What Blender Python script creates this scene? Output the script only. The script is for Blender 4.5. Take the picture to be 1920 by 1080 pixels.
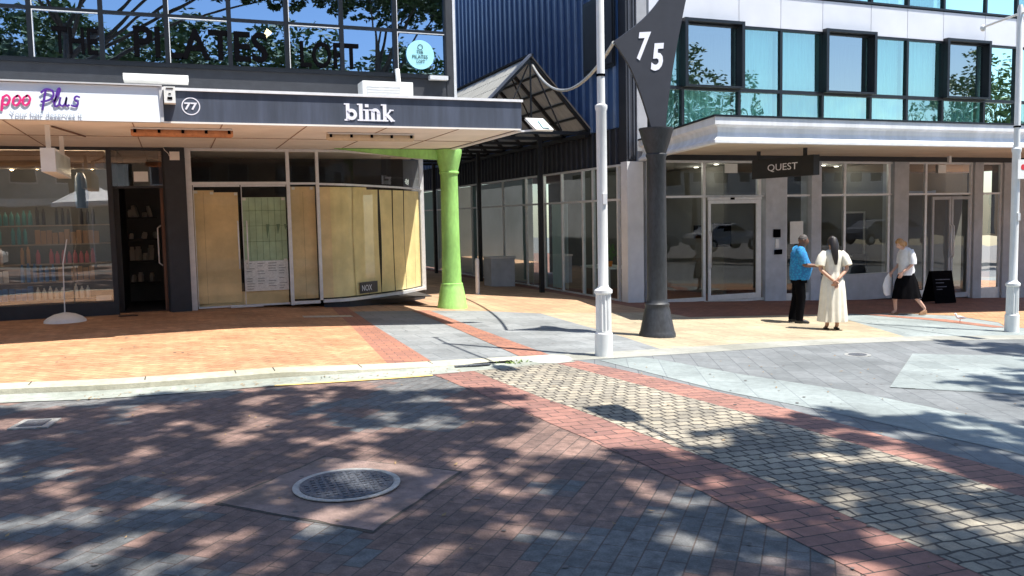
import bpy, bmesh, math, random
from mathutils import Vector, Matrix, noise as mnoise
random.seed(7)
for o in list(bpy.data.objects): bpy.data.objects.remove(o)
scene = bpy.context.scene
C = scene.collection
R_ = math.radians

# ------------------------------------------------------------------ camera
yaw, pit, roll = R_(21.52), R_(-4.668), R_(-1.155)
Fv = Vector((math.sin(yaw)*math.cos(pit), math.cos(yaw)*math.cos(pit), math.sin(pit)))
rv = Vector((math.cos(yaw), -math.sin(yaw), 0)); uv = rv.cross(Fv)
R2 = rv*math.cos(roll)+uv*math.sin(roll); U2 = -rv*math.sin(roll)+uv*math.cos(roll)
cam = bpy.data.cameras.new('camera'); cam.lens = 30.0; cam.sensor_width = 36; cam.clip_start = .05; cam.clip_end = 3000
camo = bpy.data.objects.new('camera', cam); C.objects.link(camo); scene.camera = camo
camo.matrix_world = Matrix(((R2.x,U2.x,-Fv.x,0),(R2.y,U2.y,-Fv.y,0),(R2.z,U2.z,-Fv.z,0),(0,0,0,1)))
# ------------------------------------------------------------------ sky, sun, exposure
SUN = Vector((.30,-.29,1)).normalized()
w = bpy.data.worlds.new("World"); scene.world = w; w.use_nodes = True
nt = w.node_tree; bg = nt.nodes['Background']
sky = nt.nodes.new('ShaderNodeTexSky'); sky.sky_type = 'NISHITA'; sky.sun_disc = False
sky.sun_elevation = math.asin(SUN.z); sky.sun_rotation = math.atan2(SUN.x, SUN.y)
sky.air_density = 1.0; sky.dust_density = .4; sky.ozone_density = 2.0
nt.links.new(sky.outputs[0], bg.inputs[0]); bg.inputs[1].default_value = .12
sl = bpy.data.lights.new('sun', 'SUN'); sl.energy = 5.0; sl.angle = R_(.53); sl.color = (1, .955, .88)
so = bpy.data.objects.new('sun', sl); C.objects.link(so); so.rotation_euler = SUN.to_track_quat('Z','Y').to_euler()
so.location = (0,0,30)
scene.view_settings.view_transform = 'Standard'; scene.view_settings.look = 'None'
scene.view_settings.gamma = 1; scene.view_settings.exposure = 1.0
scene.render.engine = 'CYCLES'
scene.cycles.max_bounces = 8; scene.cycles.transparent_max_bounces = 16

# ------------------------------------------------------------------ materials
def new_mat(name):
    m = bpy.data.materials.new(name); m.use_nodes = True
    return m, m.node_tree, m.node_tree.nodes['Principled BSDF']
def rgb(c): return (c[0], c[1], c[2], 1)
def mat(name, col, rough=.6, var=.15, scale=6, metal=0, bump=.0, bscale=60, spec=.5, stain=0, stretch=None):
    m, t, b = new_mat(name); N = t.nodes; L = t.links
    tc = N.new('ShaderNodeTexCoord'); n1 = N.new('ShaderNodeTexNoise'); n1.inputs['Scale'].default_value = scale
    n1.inputs['Detail'].default_value = 6; n1.inputs['Roughness'].default_value = .6
    src = tc.outputs['Object']
    if stretch:
        mp = N.new('ShaderNodeMapping'); mp.inputs['Scale'].default_value = stretch; L.new(src, mp.inputs[0]); src = mp.outputs[0]
    L.new(src, n1.inputs['Vector'])
    r = N.new('ShaderNodeValToRGB'); r.color_ramp.elements[0].position = .3; r.color_ramp.elements[1].position = .7
    r.color_ramp.elements[0].color = rgb([c*(1-var) for c in col]); r.color_ramp.elements[1].color = rgb([min(1,c*(1+var)) for c in col])
    L.new(n1.outputs[0], r.inputs[0]); out = r.outputs[0]
    if stain:
        n2 = N.new('ShaderNodeTexNoise'); n2.inputs['Scale'].default_value = .9; n2.inputs['Detail'].default_value = 8
        L.new(src, n2.inputs['Vector']); rr = N.new('ShaderNodeValToRGB')
        rr.color_ramp.elements[0].position = .35; rr.color_ramp.elements[1].position = .62
        rr.color_ramp.elements[0].color = (1-stain,1-stain,1-stain*1.1,1); rr.color_ramp.elements[1].color = (1,1,1,1)
        L.new(n2.outputs[0], rr.inputs[0]); mx = N.new('ShaderNodeMixRGB'); mx.blend_type = 'MULTIPLY'; mx.inputs[0].default_value = 1
        L.new(out, mx.inputs[1]); L.new(rr.outputs[0], mx.inputs[2]); out = mx.outputs[0]
    L.new(out, b.inputs['Base Color'])
    b.inputs['Roughness'].default_value = rough; b.inputs['Metallic'].default_value = metal
    b.inputs['Specular IOR Level'].default_value = spec
    if bump:
        n3 = N.new('ShaderNodeTexNoise'); n3.inputs['Scale'].default_value = bscale; n3.inputs['Detail'].default_value = 3
        L.new(src, n3.inputs['Vector']); bp = N.new('ShaderNodeBump'); bp.inputs['Strength'].default_value = bump; bp.inputs['Distance'].default_value = .01
        L.new(n3.outputs[0], bp.inputs['Height']); L.new(bp.outputs[0], b.inputs['Normal'])
    return m
def brick(name, cols, mortar, bw, bh, rot=0, ms=.008, off=(0,0), var=.22, patch=None, wob=0, freq=2, offset=.5, bump=.5, rough=.8, dirt=.25, pscale=.55, pth=(.5,.54)):
    """paving units in world metres; patch = second pair of unit colours in wandering patches"""
    m, t, b = new_mat(name); N = t.nodes; L = t.links
    tc = N.new('ShaderNodeTexCoord'); mp = N.new('ShaderNodeMapping'); mp.vector_type = 'POINT'
    mp.inputs['Rotation'].default_value = (0,0,rot); mp.inputs['Location'].default_value = (off[0],off[1],0)
    L.new(tc.outputs['Object'], mp.inputs[0]); src = mp.outputs[0]
    if wob:
        nw = N.new('ShaderNodeTexNoise'); nw.inputs['Scale'].default_value = 5; L.new(src, nw.inputs['Vector'])
        sb = N.new('ShaderNodeVectorMath'); sb.operation = 'SUBTRACT'; sb.inputs[1].default_value = (.5,.5,.5)
        sc = N.new('ShaderNodeVectorMath'); sc.operation = 'SCALE'; sc.inputs['Scale'].default_value = wob
        ad = N.new('ShaderNodeVectorMath'); ad.operation = 'ADD'
        L.new(nw.outputs['Color'], sb.inputs[0]); L.new(sb.outputs[0], sc.inputs[0]); L.new(src, ad.inputs[0]); L.new(sc.outputs[0], ad.inputs[1]); src = ad.outputs[0]
    def bt(c1, c2):
        k = N.new('ShaderNodeTexBrick'); k.offset = offset; k.offset_frequency = freq; k.squash = 1
        k.inputs['Scale'].default_value = 1; k.inputs['Brick Width'].default_value = bw; k.inputs['Row Height'].default_value = bh
        k.inputs['Mortar Size'].default_value = ms; k.inputs['Mortar Smooth'].default_value = .3
        k.inputs['Color1'].default_value = rgb(c1); k.inputs['Color2'].default_value = rgb(c2); k.inputs['Mortar'].default_value = rgb(mortar)
        L.new(src, k.inputs['Vector']); return k
    k1 = bt(*cols[:2]); out = k1.outputs['Color']
    if patch:
        k2 = bt(*patch); npn = N.new('ShaderNodeTexNoise'); npn.inputs['Scale'].default_value = pscale; npn.inputs['Detail'].default_value = 2
        # snap the patch to whole units
        sn = N.new('ShaderNodeVectorMath'); sn.operation = 'SNAP'; sn.inputs[1].default_value = (bw*.5, bh, 1)
        L.new(src, sn.inputs[0]); L.new(sn.outputs[0], npn.inputs['Vector'])
        rp = N.new('ShaderNodeValToRGB'); rp.color_ramp.elements[0].position = pth[0]; rp.color_ramp.elements[1].position = pth[1]
        L.new(npn.outputs[0], rp.inputs[0]); mx = N.new('ShaderNodeMixRGB'); L.new(rp.outputs[0], mx.inputs[0])
        L.new(out, mx.inputs[1]); L.new(k2.outputs['Color'], mx.inputs[2]); out = mx.outputs[0]
    for s, v in ((1.3, dirt), (14, var), (90, var*.8)):
        n = N.new('ShaderNodeTexNoise'); n.inputs['Scale'].default_value = s; n.inputs['Detail'].default_value = 5; L.new(tc.outputs['Object'], n.inputs['Vector'])
        r = N.new('ShaderNodeValToRGB'); r.color_ramp.elements[0].position = .32; r.color_ramp.elements[1].position = .68
        r.color_ramp.elements[0].color = (1-v,)*3+(1,); r.color_ramp.elements[1].color = (1,1,1,1)
        L.new(n.outputs[0], r.inputs[0]); mx = N.new('ShaderNodeMixRGB'); mx.blend_type = 'MULTIPLY'; mx.inputs[0].default_value = 1
        L.new(out, mx.inputs[1]); L.new(r.outputs[0], mx.inputs[2]); out = mx.outputs[0]
    L.new(out, b.inputs['Base Color']); b.inputs['Roughness'].default_value = rough
    bp = N.new('ShaderNodeBump'); bp.inputs['Strength'].default_value = bump; bp.inputs['Distance'].default_value = .006; bp.invert = True
    n4 = N.new('ShaderNodeTexNoise'); n4.inputs['Scale'].default_value = 70; L.new(tc.outputs['Object'], n4.inputs['Vector'])
    am = N.new('ShaderNodeMath'); am.operation = 'MULTIPLY_ADD'; am.inputs[1].default_value = .35; L.new(n4.outputs[0], am.inputs[0]); L.new(k1.outputs['Fac'], am.inputs[2])
    L.new(am.outputs[0], bp.inputs['Height']); L.new(bp.outputs[0], b.inputs['Normal'])
    return m
def glass(name, tint, refl, rcol=(1,1,1), wave=.02, rough=0.0, wscale=1.2, top=1):
    m = bpy.data.materials.new(name); m.use_nodes = True; t = m.node_tree; N = t.nodes; L = t.links; N.clear()
    o = N.new('ShaderNodeOutputMaterial'); mix = N.new('ShaderNodeMixShader'); tr = N.new('ShaderNodeBsdfTransparent'); gl = N.new('ShaderNodeBsdfGlossy')
    tr.inputs[0].default_value = rgb(tint); gl.inputs['Color'].default_value = rgb(rcol); gl.inputs['Roughness'].default_value = rough
    fr = N.new('ShaderNodeLayerWeight'); fr.inputs['Blend'].default_value = .25
    mm = N.new('ShaderNodeMapRange'); mm.inputs['To Min'].default_value = refl; mm.inputs['To Max'].default_value = top
    L.new(fr.outputs['Fresnel'], mm.inputs['Value']); L.new(mm.outputs[0], mix.inputs[0])
    tc = N.new('ShaderNodeTexCoord'); n = N.new('ShaderNodeTexNoise'); n.inputs['Scale'].default_value = wscale; n.inputs['Detail'].default_value = 1
    L.new(tc.outputs['Object'], n.inputs['Vector']); bp = N.new('ShaderNodeBump'); bp.inputs['Strength'].default_value = 1; bp.inputs['Distance'].default_value = wave
    L.new(n.outputs[0], bp.inputs['Height']); L.new(bp.outputs[0], gl.inputs['Normal'])
    L.new(tr.outputs[0], mix.inputs[1]); L.new(gl.outputs[0], mix.inputs[2]); L.new(mix.outputs[0], o.inputs[0])
    return m
def emit(name, col, s):
    m, t, b = new_mat(name); b.inputs['Base Color'].default_value = rgb(col)
    b.inputs['Emission Color'].default_value = rgb(col); b.inputs['Emission Strength'].default_value = s
    return m
M = {}
M['road'] = brick('road_pavers', [(.36,.225,.18),(.245,.16,.135)], (.14,.105,.09), .23,.115, rot=R_(-49), ms=.0045, patch=((.24,.24,.235),(.17,.175,.175)), pscale=.75, pth=(.56,.58), var=.42, bump=.7)
M['cobble'] = brick('cream_setts', [(.54,.475,.36),(.33,.30,.245)], (.075,.065,.055), .13,.12, rot=R_(2), ms=.010, wob=.06, var=.3, bump=1.0, offset=.5, dirt=.3)
M['redband'] = brick('red_band', [(.43,.21,.16),(.29,.15,.125)], (.07,.05,.045), .25,.125, rot=R_(1), ms=.006, var=.25, offset=.5)
M['darkpave'] = brick('dark_slabs', [(.235,.25,.255),(.185,.20,.205)], (.10,.11,.12), .5,.25, rot=R_(-63), ms=.005, var=.2, dirt=.3, bump=.25)
M['lightpave'] = brick('light_slabs', [(.34,.385,.375),(.275,.315,.31)], (.22,.25,.26), .6,.4, rot=R_(-63), ms=.006, var=.2, dirt=.28, bump=.25)
M['orange'] = brick('orange_bricks', [(.74,.42,.225),(.60,.31,.155)], (.32,.17,.09), .23,.115, rot=R_(45), ms=.006, wob=.012, var=.3, dirt=.36, bump=.4)
M['orangeband'] = brick('orange_band', [(.48,.21,.13),(.37,.17,.12)], (.16,.10,.08), .23,.115, rot=R_(5), ms=.006, var=.2)
M['greypave'] = brick('grey_slabs', [(.32,.335,.335),(.25,.265,.265)], (.13,.15,.16), .6,.4, rot=R_(0), ms=.006, var=.2, dirt=.3, bump=.25)
M['cream'] = brick('cream_pavers', [(.54,.44,.29),(.45,.37,.25)], (.30,.24,.17), .4,.4, rot=R_(0), ms=.009, offset=0, var=.2, dirt=.28, bump=.3)
M['brown'] = brick('brown_pavers', [(.36,.15,.095),(.27,.11,.075)], (.12,.07,.05), .23,.115, rot=0, ms=.006, var=.2)
M['tan'] = brick('tan_pavers', [(.60,.38,.22),(.48,.30,.18)], (.22,.15,.1), .3,.3, rot=0, ms=.008, offset=0, var=.2)
M['ground'] = mat('ground_asphalt', (.16,.15,.14), .9, .2, 8, bump=.3)
M['kerb'] = mat('kerb_concrete', (.46,.44,.34), .85, .16, 12, bump=.5, stain=.3)
M['gutter'] = mat('gutter_concrete', (.30,.32,.28), .85, .2, 10, bump=.4, stain=.35)
M['channel'] = mat('channel_concrete', (.31,.31,.275), .85, .15, 8, bump=.4, stain=.3)
M['yellow'] = mat('yellow_paint', (.75,.52,.18), .7, .2, 30)
M['pinkslab'] = mat('pink_concrete', (.34,.235,.21), .85, .25, 14, bump=.8, stain=.5)
M['gapdirt'] = mat('dirty_joint', (.07,.06,.05), .95, .4, 30)
M['iron'] = mat('cast_iron', (.13,.14,.16), .45, .55, 45, metal=.5, bump=1, bscale=55)
M['ringm'] = mat('worn_steel', (.5,.5,.47), .45, .3, 20, metal=.6, bump=.4)
M['fascia'] = mat('fascia_grey', (.075,.09,.13), .5, .14, 3, stain=.3, bump=.1, stretch=(5,5,.5))
M['charcoal'] = mat('charcoal_wall', (.025,.028,.035), .6, .2, 5, bump=.1)
M['black'] = mat('black_steel', (.012,.012,.015), .45, .3, 8)
M['soffit'] = mat('soffit_paint', (.86,.80,.74), .8, .05, 3, stain=.12)
M['trim'] = mat('white_metal_trim', (.75,.76,.78), .4, .08, 8)
M['alu'] = mat('aluminium_frame', (.70,.70,.70), .4, .08, 10, metal=.3)
M['white'] = mat('white_plastic', (.80,.80,.77), .5, .05, 8, stain=.1)
M['signwhite'] = mat('sign_white', (.82,.88,.93), .4, .02, 3)
M['cover'] = mat('beige_light_cover', (.55,.44,.30), .5, .15, 9)
M['rust'] = mat('orange_light_cover', (.46,.20,.09), .6, .25, 14)
M['kraft'] = mat('tan_wall_paper', (.80,.60,.32), .8, .14, 2.5, bump=.4, bscale=9, stain=.15)
M['kraft2'] = mat('yellow_paper', (.84,.69,.34), .8, .13, 2.5, bump=.4, bscale=9, stain=.15)
M['greenpaper'] = mat('green_sheet', (.46,.60,.40), .7, .12, 6, stain=.12)
M['greenline'] = mat('green_line', (.16,.24,.15), .7, .1, 6)
M['newsprint'] = mat('newsprint', (.80,.80,.80), .8, .15, 26, stain=.12)
M['ink'] = mat('ink', (.004,.004,.005), 1, .1, 6, spec=0)
M['green'] = mat('lime_paint', (.37,.72,.20), .45, .12, 7, stain=.32, bump=.5, bscale=30, stretch=(2.5,2.5,1.2))
M['polewhite'] = mat('white_pole_paint', (.80,.81,.80), .4, .06, 5, stain=.14)
M['colblack'] = mat('charcoal_cast_paint', (.035,.038,.045), .5, .35, 8, bump=.35, bscale=40, stain=.4, stretch=(3,3,1.2))
M['sail'] = mat('sail_charcoal', (.030,.031,.040), .5, .12, 4)
M['numwhite'] = mat('number_white', (.80,.80,.88), .4, .03, 6)
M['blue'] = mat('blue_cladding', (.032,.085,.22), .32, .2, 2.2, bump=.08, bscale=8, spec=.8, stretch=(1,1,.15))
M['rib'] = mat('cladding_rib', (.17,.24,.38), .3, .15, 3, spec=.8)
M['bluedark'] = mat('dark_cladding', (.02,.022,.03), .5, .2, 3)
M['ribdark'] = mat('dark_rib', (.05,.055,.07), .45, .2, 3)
M['panel'] = mat('pale_grey_panel', (.60,.62,.67), .35, .04, 1.5, stain=.05)
M['pier'] = mat('pale_concrete', (.54,.57,.63), .75, .1, 5, stain=.2, bump=.2)
M['taupe'] = mat('taupe_pier', (.42,.44,.47), .7, .1, 4, stain=.12)
M['canopywhite'] = mat('canopy_white', (.80,.81,.84), .35, .04, 4, stain=.16, stretch=(4,4,.6))
M['wframe'] = mat('dark_window_frame', (.006,.008,.012), .35, .2, 8)
M['polycarb'] = mat('translucent_sheet', (.38,.38,.36), .5, .15, 6, stain=.2, stretch=(1,8,1))
M['curtain'] = mat('pale_curtain', (.72,.84,.84), .9, .10, 7, stretch=(6,6,.3))
M['curtain2'] = mat('teal_sheer', (.38,.52,.54), .9, .12, 5, stretch=(6,6,.3))
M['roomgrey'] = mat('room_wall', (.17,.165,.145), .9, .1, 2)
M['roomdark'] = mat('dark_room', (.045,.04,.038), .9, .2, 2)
M['ceil'] = mat('room_ceiling', (.5,.5,.5), .9, .05, 2)
M['wood'] = mat('brown_door', (.16,.075,.045), .5, .3, 6, stretch=(12,12,.6))
M['shelf'] = mat('shelf_board', (.42,.36,.30), .6, .15, 5)
M['glassC2'] = glass('papered_lower_glass', (.97,.98,.96), .008, wave=.0015, top=.09)
M['glassL'] = glass('shop_glass', (.88,.90,.88), .17, wave=.0012)
M['glassC'] = glass('papered_glass', (.97,.98,.96), .02, wave=.0015, top=.22)
M['glassU'] = glass('office_glass', (.25,.30,.36), .55, (.50,.68,.95), wave=.0015)
M['glassR'] = glass('teal_glass', (.60,.93,.90), .40, (.72,1,.97), wave=.003, wscale=.9)
M['glassR2'] = glass('teal_glass_lower', (.58,.92,.89), .38, (.72,1,.97), wave=.010, wscale=1.6)
M['glassB'] = glass('bay_glass', (.35,.42,.42), .42, (.8,.9,.95), wave=.0015)
M['glassG'] = glass('lobby_glass', (.80,.84,.82), .048, wave=.0012, top=.7)
M['glassP'] = glass('passage_glass', (.70,.80,.80), .07, wave=.0015, top=.55)
M['bulb'] = emit('warm_bulb', (1,.66,.33), 9)
M['down'] = emit('downlight', (1,.93,.8), 6)
M['leaf'] = mat('leaf', (.06,.11,.03), .6, .4, 2)
M['leaf2'] = mat('leaf_light', (.09,.14,.04), .6, .4, 2)
M['bark'] = mat('bark', (.10,.085,.07), .9, .3, 9, bump=.6)
M['skinA'] = mat('brown_skin', (.16,.075,.045), .55, .08, 30)
M['skinB'] = mat('tan_skin', (.46,.25,.165), .55, .06, 30)
M['skinC'] = mat('fair_skin', (.60,.36,.27), .55, .06, 30)
M['hairblack'] = mat('black_hair', (.018,.013,.011), .4, .4, 50, stretch=(1,1,.1))
M['hairgrey'] = mat('grey_hair', (.07,.06,.055), .7, .3, 50)
M['hairginger'] = mat('ginger_hair', (.42,.21,.075), .5, .3, 50, stretch=(1,1,.2))
M['cloth_black'] = mat('black_cloth', (.004,.004,.005), .95, .3, 12, spec=.05)
M['cloth_white'] = mat('white_cloth', (.74,.74,.76), .9, .06, 12)
M['cloth_cream'] = mat('cream_cloth', (.72,.68,.57), .9, .07, 12)
M['shoe'] = mat('black_shoe', (.015,.014,.014), .4, .2, 12)
M['sandal'] = mat('tan_sandal', (.30,.16,.08), .5, .2, 12)
m, t, b = new_mat('blue_floral_shirt')
vo = t.nodes.new('ShaderNodeTexVoronoi'); vo.inputs['Scale'].default_value = 26; tc = t.nodes.new('ShaderNodeTexCoord'); t.links.new(tc.outputs['Object'], vo.inputs['Vector'])
r = t.nodes.new('ShaderNodeValToRGB'); r.color_ramp.elements[0].color = (.02,.25,.50,1); r.color_ramp.elements[1].color = (.02,.15,.36,1); r.color_ramp.elements[0].position = .35; r.color_ramp.elements[1].position = .62
t.links.new(vo.outputs['Distance'], r.inputs[0]); t.links.new(r.outputs[0], b.inputs['Base Color']); b.inputs['Roughness'].default_value = .9; M['shirt'] = m
pc = M['polycarb'] = mat('translucent_sheet', (.50,.50,.47), .5, .15, 6, stain=.2, stretch=(1,8,1)); t = pc.node_tree
tl_ = t.nodes.new('ShaderNodeBsdfTranslucent'); tl_.inputs[0].default_value = (.42,.46,.42,1); mx_ = t.nodes.new('ShaderNodeMixShader'); mx_.inputs[0].default_value = .2
t.links.new(t.nodes['Principled BSDF'].outputs[0], mx_.inputs[1]); t.links.new(tl_.outputs[0], mx_.inputs[2]); t.links.new(mx_.outputs[0], [n for n in t.nodes if n.type == 'OUTPUT_MATERIAL'][0].inputs[0])
for nm, c in dict(b_teal=(.10,.30,.32), b_white=(.75,.73,.66), b_tan=(.50,.33,.20), b_blue=(.12,.26,.50), b_pink=(.55,.20,.22), b_green=(.10,.28,.15), b_dark=(.05,.05,.06), red=(.6,.03,.04), magenta=(.72,.03,.20), purple=(.10,.03,.30), greytext=(.42,.46,.52), sticker=(.33,.66,.72), skyb=(.22,.48,.62), carw=(.42,.42,.42), card=(.05,.055,.06), cars=(.16,.17,.19), hse=(.55,.55,.53), roofr=(.18,.12,.10), tealsign=(.05,.35,.30), tyre=(.02,.02,.02), gullg=(.42,.44,.47), gullw=(.85,.85,.85), orangeb=(.8,.25,.04)).items():
    M[nm] = mat(nm+'_paint', c, .45, .06, 9)

# ------------------------------------------------------------------ helpers
WL = {}
def tag(o, label=None, cat=None, group=None, kind=None):
    if label: o['label'] = label
    if cat: o['category'] = cat
    if group: o['group'] = group
    if kind: o['kind'] = kind
    return o
def empty(name, loc, label=None, cat=None, group=None, rz=0):
    o = bpy.data.objects.new(name, None); C.objects.link(o); o.location = loc; o.rotation_euler = (0,0,rz); o.empty_display_size = .2
    WL[o.name] = Vector(loc); return tag(o, label, cat, group)
class B:
    def __init__(s): s.v = []; s.f = []; s.smooth = False
    def add(s, vs, fs):
        n = len(s.v); s.v += [Vector(v) for v in vs]; s.f += [tuple(i+n for i in f) for f in fs]; return s
    def box(s, x0,x1,y0,y1,z0,z1):
        return s.add([(x0,y0,z0),(x1,y0,z0),(x1,y1,z0),(x0,y1,z0),(x0,y0,z1),(x1,y0,z1),(x1,y1,z1),(x0,y1,z1)],
                     [(0,3,2,1),(4,5,6,7),(0,1,5,4),(1,2,6,5),(2,3,7,6),(3,0,4,7)])
    def bar(s, a, b, wd, h, up=(0,0,1)):
        a = Vector(a); b = Vector(b); d = (b-a).normalized(); up = Vector(up)
        if abs(d.dot(up)) > .98: up = Vector((0,1,0))
        x = d.cross(up).normalized(); z = x.cross(d); vs = []
        for p in (a, b):
            for i, j in ((-1,-1),(1,-1),(1,1),(-1,1)): vs.append(p+x*wd/2*i+z*h/2*j)
        return s.add(vs, [(0,1,2,3),(7,6,5,4),(0,4,5,1),(1,5,6,2),(2,6,7,3),(3,7,4,0)])
    def tube(s, pts, rad, n=10, cap=True, sq=1, fold=0, nf=7, ref=None):
        pts = [Vector(p) for p in pts]; k = len(pts); base = len(s.v)
        if not hasattr(rad, '__len__'): rad = [rad]*k
        pa = None
        for i, p in enumerate(pts):
            d = (pts[min(i+1,k-1)]-pts[max(i-1,0)]).normalized()
            if pa is None:
                a = Vector(ref) if ref else (Vector((1,0,0)) if abs(d.x) < .9 else Vector((0,1,0)))
            else: a = pa
            a = (a-d*a.dot(d)).normalized(); pa = a; b = d.cross(a); r = rad[i]
            rx, ry = (r if hasattr(r,'__len__') else (r, r*sq))
            for j in range(n):
                t = 2*math.pi*j/n; q = 1+(fold*math.cos(nf*t+i*.15) if fold else 0)*(i/(k-1))
                s.v.append(p+a*math.cos(t)*rx*q+b*math.sin(t)*ry*q)
        for i in range(k-1):
            for j in range(n):
                s.f.append((base+i*n+j, base+i*n+(j+1)%n, base+(i+1)*n+(j+1)%n, base+(i+1)*n+j))
        if cap: s.f.append(tuple(base+j for j in range(n))[::-1]); s.f.append(tuple(base+(k-1)*n+j for j in range(n)))
        s.smooth = True; return s
    def lathe(s, c, prof, n=28, flute=0):
        base = len(s.v); k = len(prof)
        for (r, z) in prof:
            for j in range(n):
                t = 2*math.pi*j/n; q = r*(1-(flute if j % 2 else 0)); s.v.append(Vector((c[0]+q*math.cos(t), c[1]+q*math.sin(t), c[2]+z)))
        for i in range(k-1):
            for j in range(n): s.f.append((base+i*n+j, base+i*n+(j+1)%n, base+(i+1)*n+(j+1)%n, base+(i+1)*n+j))
        s.f.append(tuple(base+j for j in range(n))[::-1]); s.f.append(tuple(base+(k-1)*n+j for j in range(n)))
        s.smooth = True; return s
    def plate(s, pts, thick):           # pts: 3D planar polygon, thickened along -normal
        pts = [Vector(p) for p in pts]; n = len(pts)
        nr = Vector((0,0,0))
        for i in range(n): nr += pts[i].cross(pts[(i+1)%n])
        nr.normalize(); vs = pts+[p-nr*thick for p in pts]
        return s.add(vs, [tuple(range(n)), tuple(range(2*n-1, n-1, -1))]+[(i, i+n, (i+1)%n+n, (i+1)%n) for i in range(n)])
    def sphere(s, c, r, n=12, m=8):
        base = len(s.v); rx, ry, rz = r if hasattr(r,'__len__') else (r,r,r)
        for i in range(1, m):
            p = math.pi*i/m
            for j in range(n): t = 2*math.pi*j/n; s.v.append(Vector((c[0]+rx*math.sin(p)*math.cos(t), c[1]+ry*math.sin(p)*math.sin(t), c[2]+rz*math.cos(p))))
        s.v += [Vector((c[0],c[1],c[2]+rz)), Vector((c[0],c[1],c[2]-rz))]; T = base+(m-1)*n; Bt = T+1
        for i in range(m-2):
            for j in range(n): s.f.append((base+i*n+j, base+(i+1)*n+j, base+(i+1)*n+(j+1)%n, base+i*n+(j+1)%n))
        for j in range(n): s.f.append((T, base+j, base+(j+1)%n)); s.f.append((Bt, base+(m-2)*n+(j+1)%n, base+(m-2)*n+j))
        s.smooth = True; return s
    def ring2(s, o, ux, uy, r0, r1, th=.004, a0=0, a1=2*math.pi, n=32, sy=1):   # flat annulus with thickness
        o = Vector(o); ux = Vector(ux); uy = Vector(uy); nn = ux.cross(uy); pts = []
        for i in range(n):
            t0 = a0+(a1-a0)*i/n; t1 = a0+(a1-a0)*(i+1)/n
            q = [o+ux*math.cos(t)*r+uy*math.sin(t)*r*sy for t, r in ((t0,r0),(t0,r1),(t1,r1),(t1,r0))]
            s.add(q+[p-nn*th for p in q], [(0,1,2,3),(7,6,5,4),(1,5,6,2),(0,3,7,4)])
        return s
    def stroke(s, o, ux, uy, pts, wd, th=.004):     # 2D pen stroke on a plane
        o = Vector(o); ux = Vector(ux); uy = Vector(uy); nn = ux.cross(uy).normalized(); P = [Vector((p[0],p[1])) for p in pts]
        L_, Rr = [], []
        for i, p in enumerate(P):
            d = (P[min(i+1,len(P)-1)]-P[max(i-1,0)]); d = d.normalized() if d.length > 1e-6 else Vector((1,0)); q = Vector((-d.y, d.x))*wd/2
            L_.append(p+q); Rr.append(p-q)
        for i in range(len(P)-1):
            q = [o+ux*a.x+uy*a.y for a in (L_[i],Rr[i],Rr[i+1],L_[i+1])]
            s.add(q+[a-nn*th for a in q], [(0,1,2,3),(7,6,5,4),(0,4,5,1),(1,5,6,2),(2,6,7,3),(3,7,4,0)])
        return s
    def build(s, name, m, parent=None, local=False, **kw):
        off = Vector((0,0,0))
        if parent is not None and not local: off = WL[parent.name]
        me = bpy.data.meshes.new(name); me.from_pydata([v-off for v in s.v], [], s.f); me.update()
        me.materials.append(M[m] if isinstance(m, str) else m)
        bm = bmesh.new(); bm.from_mesh(me); bmesh.ops.recalc_face_normals(bm, faces=bm.faces); bm.to_mesh(me); bm.free()
        if s.smooth:
            for p in me.polygons: p.use_smooth = True
            try: me.set_sharp_from_angle(angle=R_(42))
            except Exception: pass
        o = bpy.data.objects.new(name, me); C.objects.link(o)
        if parent is not None: o.parent = parent
        WL[o.name] = off
        return tag(o, **kw)
def thing(b, name, m, label, cat, group=None):
    return b.build(name, m, None, label=label, cat=cat, group=group)
def copytree(o, parent=None):
    c = o.copy(); C.objects.link(c); c.parent = parent
    for ch in o.children: copytree(ch, c)
    return c
def text(name, s, m, parent, p0, ux, width, height, uy=(0,0,1), th=.006, weight=0):
    cu = bpy.data.curves.new(name, 'FONT'); cu.body = s; cu.extrude = .001; cu.offset = weight; cu.resolution_u = 3
    to = bpy.data.objects.new('tmp', cu); C.objects.link(to); dg = bpy.context.evaluated_depsgraph_get()
    me = bpy.data.meshes.new_from_object(to.evaluated_get(dg)); bpy.data.objects.remove(to)
    xs = [v.co.x for v in me.vertices]; ys = [v.co.y for v in me.vertices]
    x0, x1, y0, y1 = min(xs), max(xs), min(ys), max(ys); ux = Vector(ux).normalized(); uy = Vector(uy); nn = ux.cross(uy).normalized(); p0 = Vector(p0)
    b = B(); b.add([p0+ux*(v.co.x-x0)/(x1-x0)*width+uy*(v.co.y-y0)/(y1-y0)*height+nn*(v.co.z/.001*th/2) for v in me.vertices], [tuple(p.vertices) for p in me.polygons])
    return b.build(name, m, parent)
def zu(X): return -1.60 if X <= 1 else (-1.60-.17*(X-1)/3.5 if X < 4.5 else -1.77-.0433*(X-4.5))
def zs(X): return -1.69 if X <= 1 else (-1.69-.08*(X-1)/3.5 if X < 4.5 else -1.77-.0433*(X-4.5))
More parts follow.
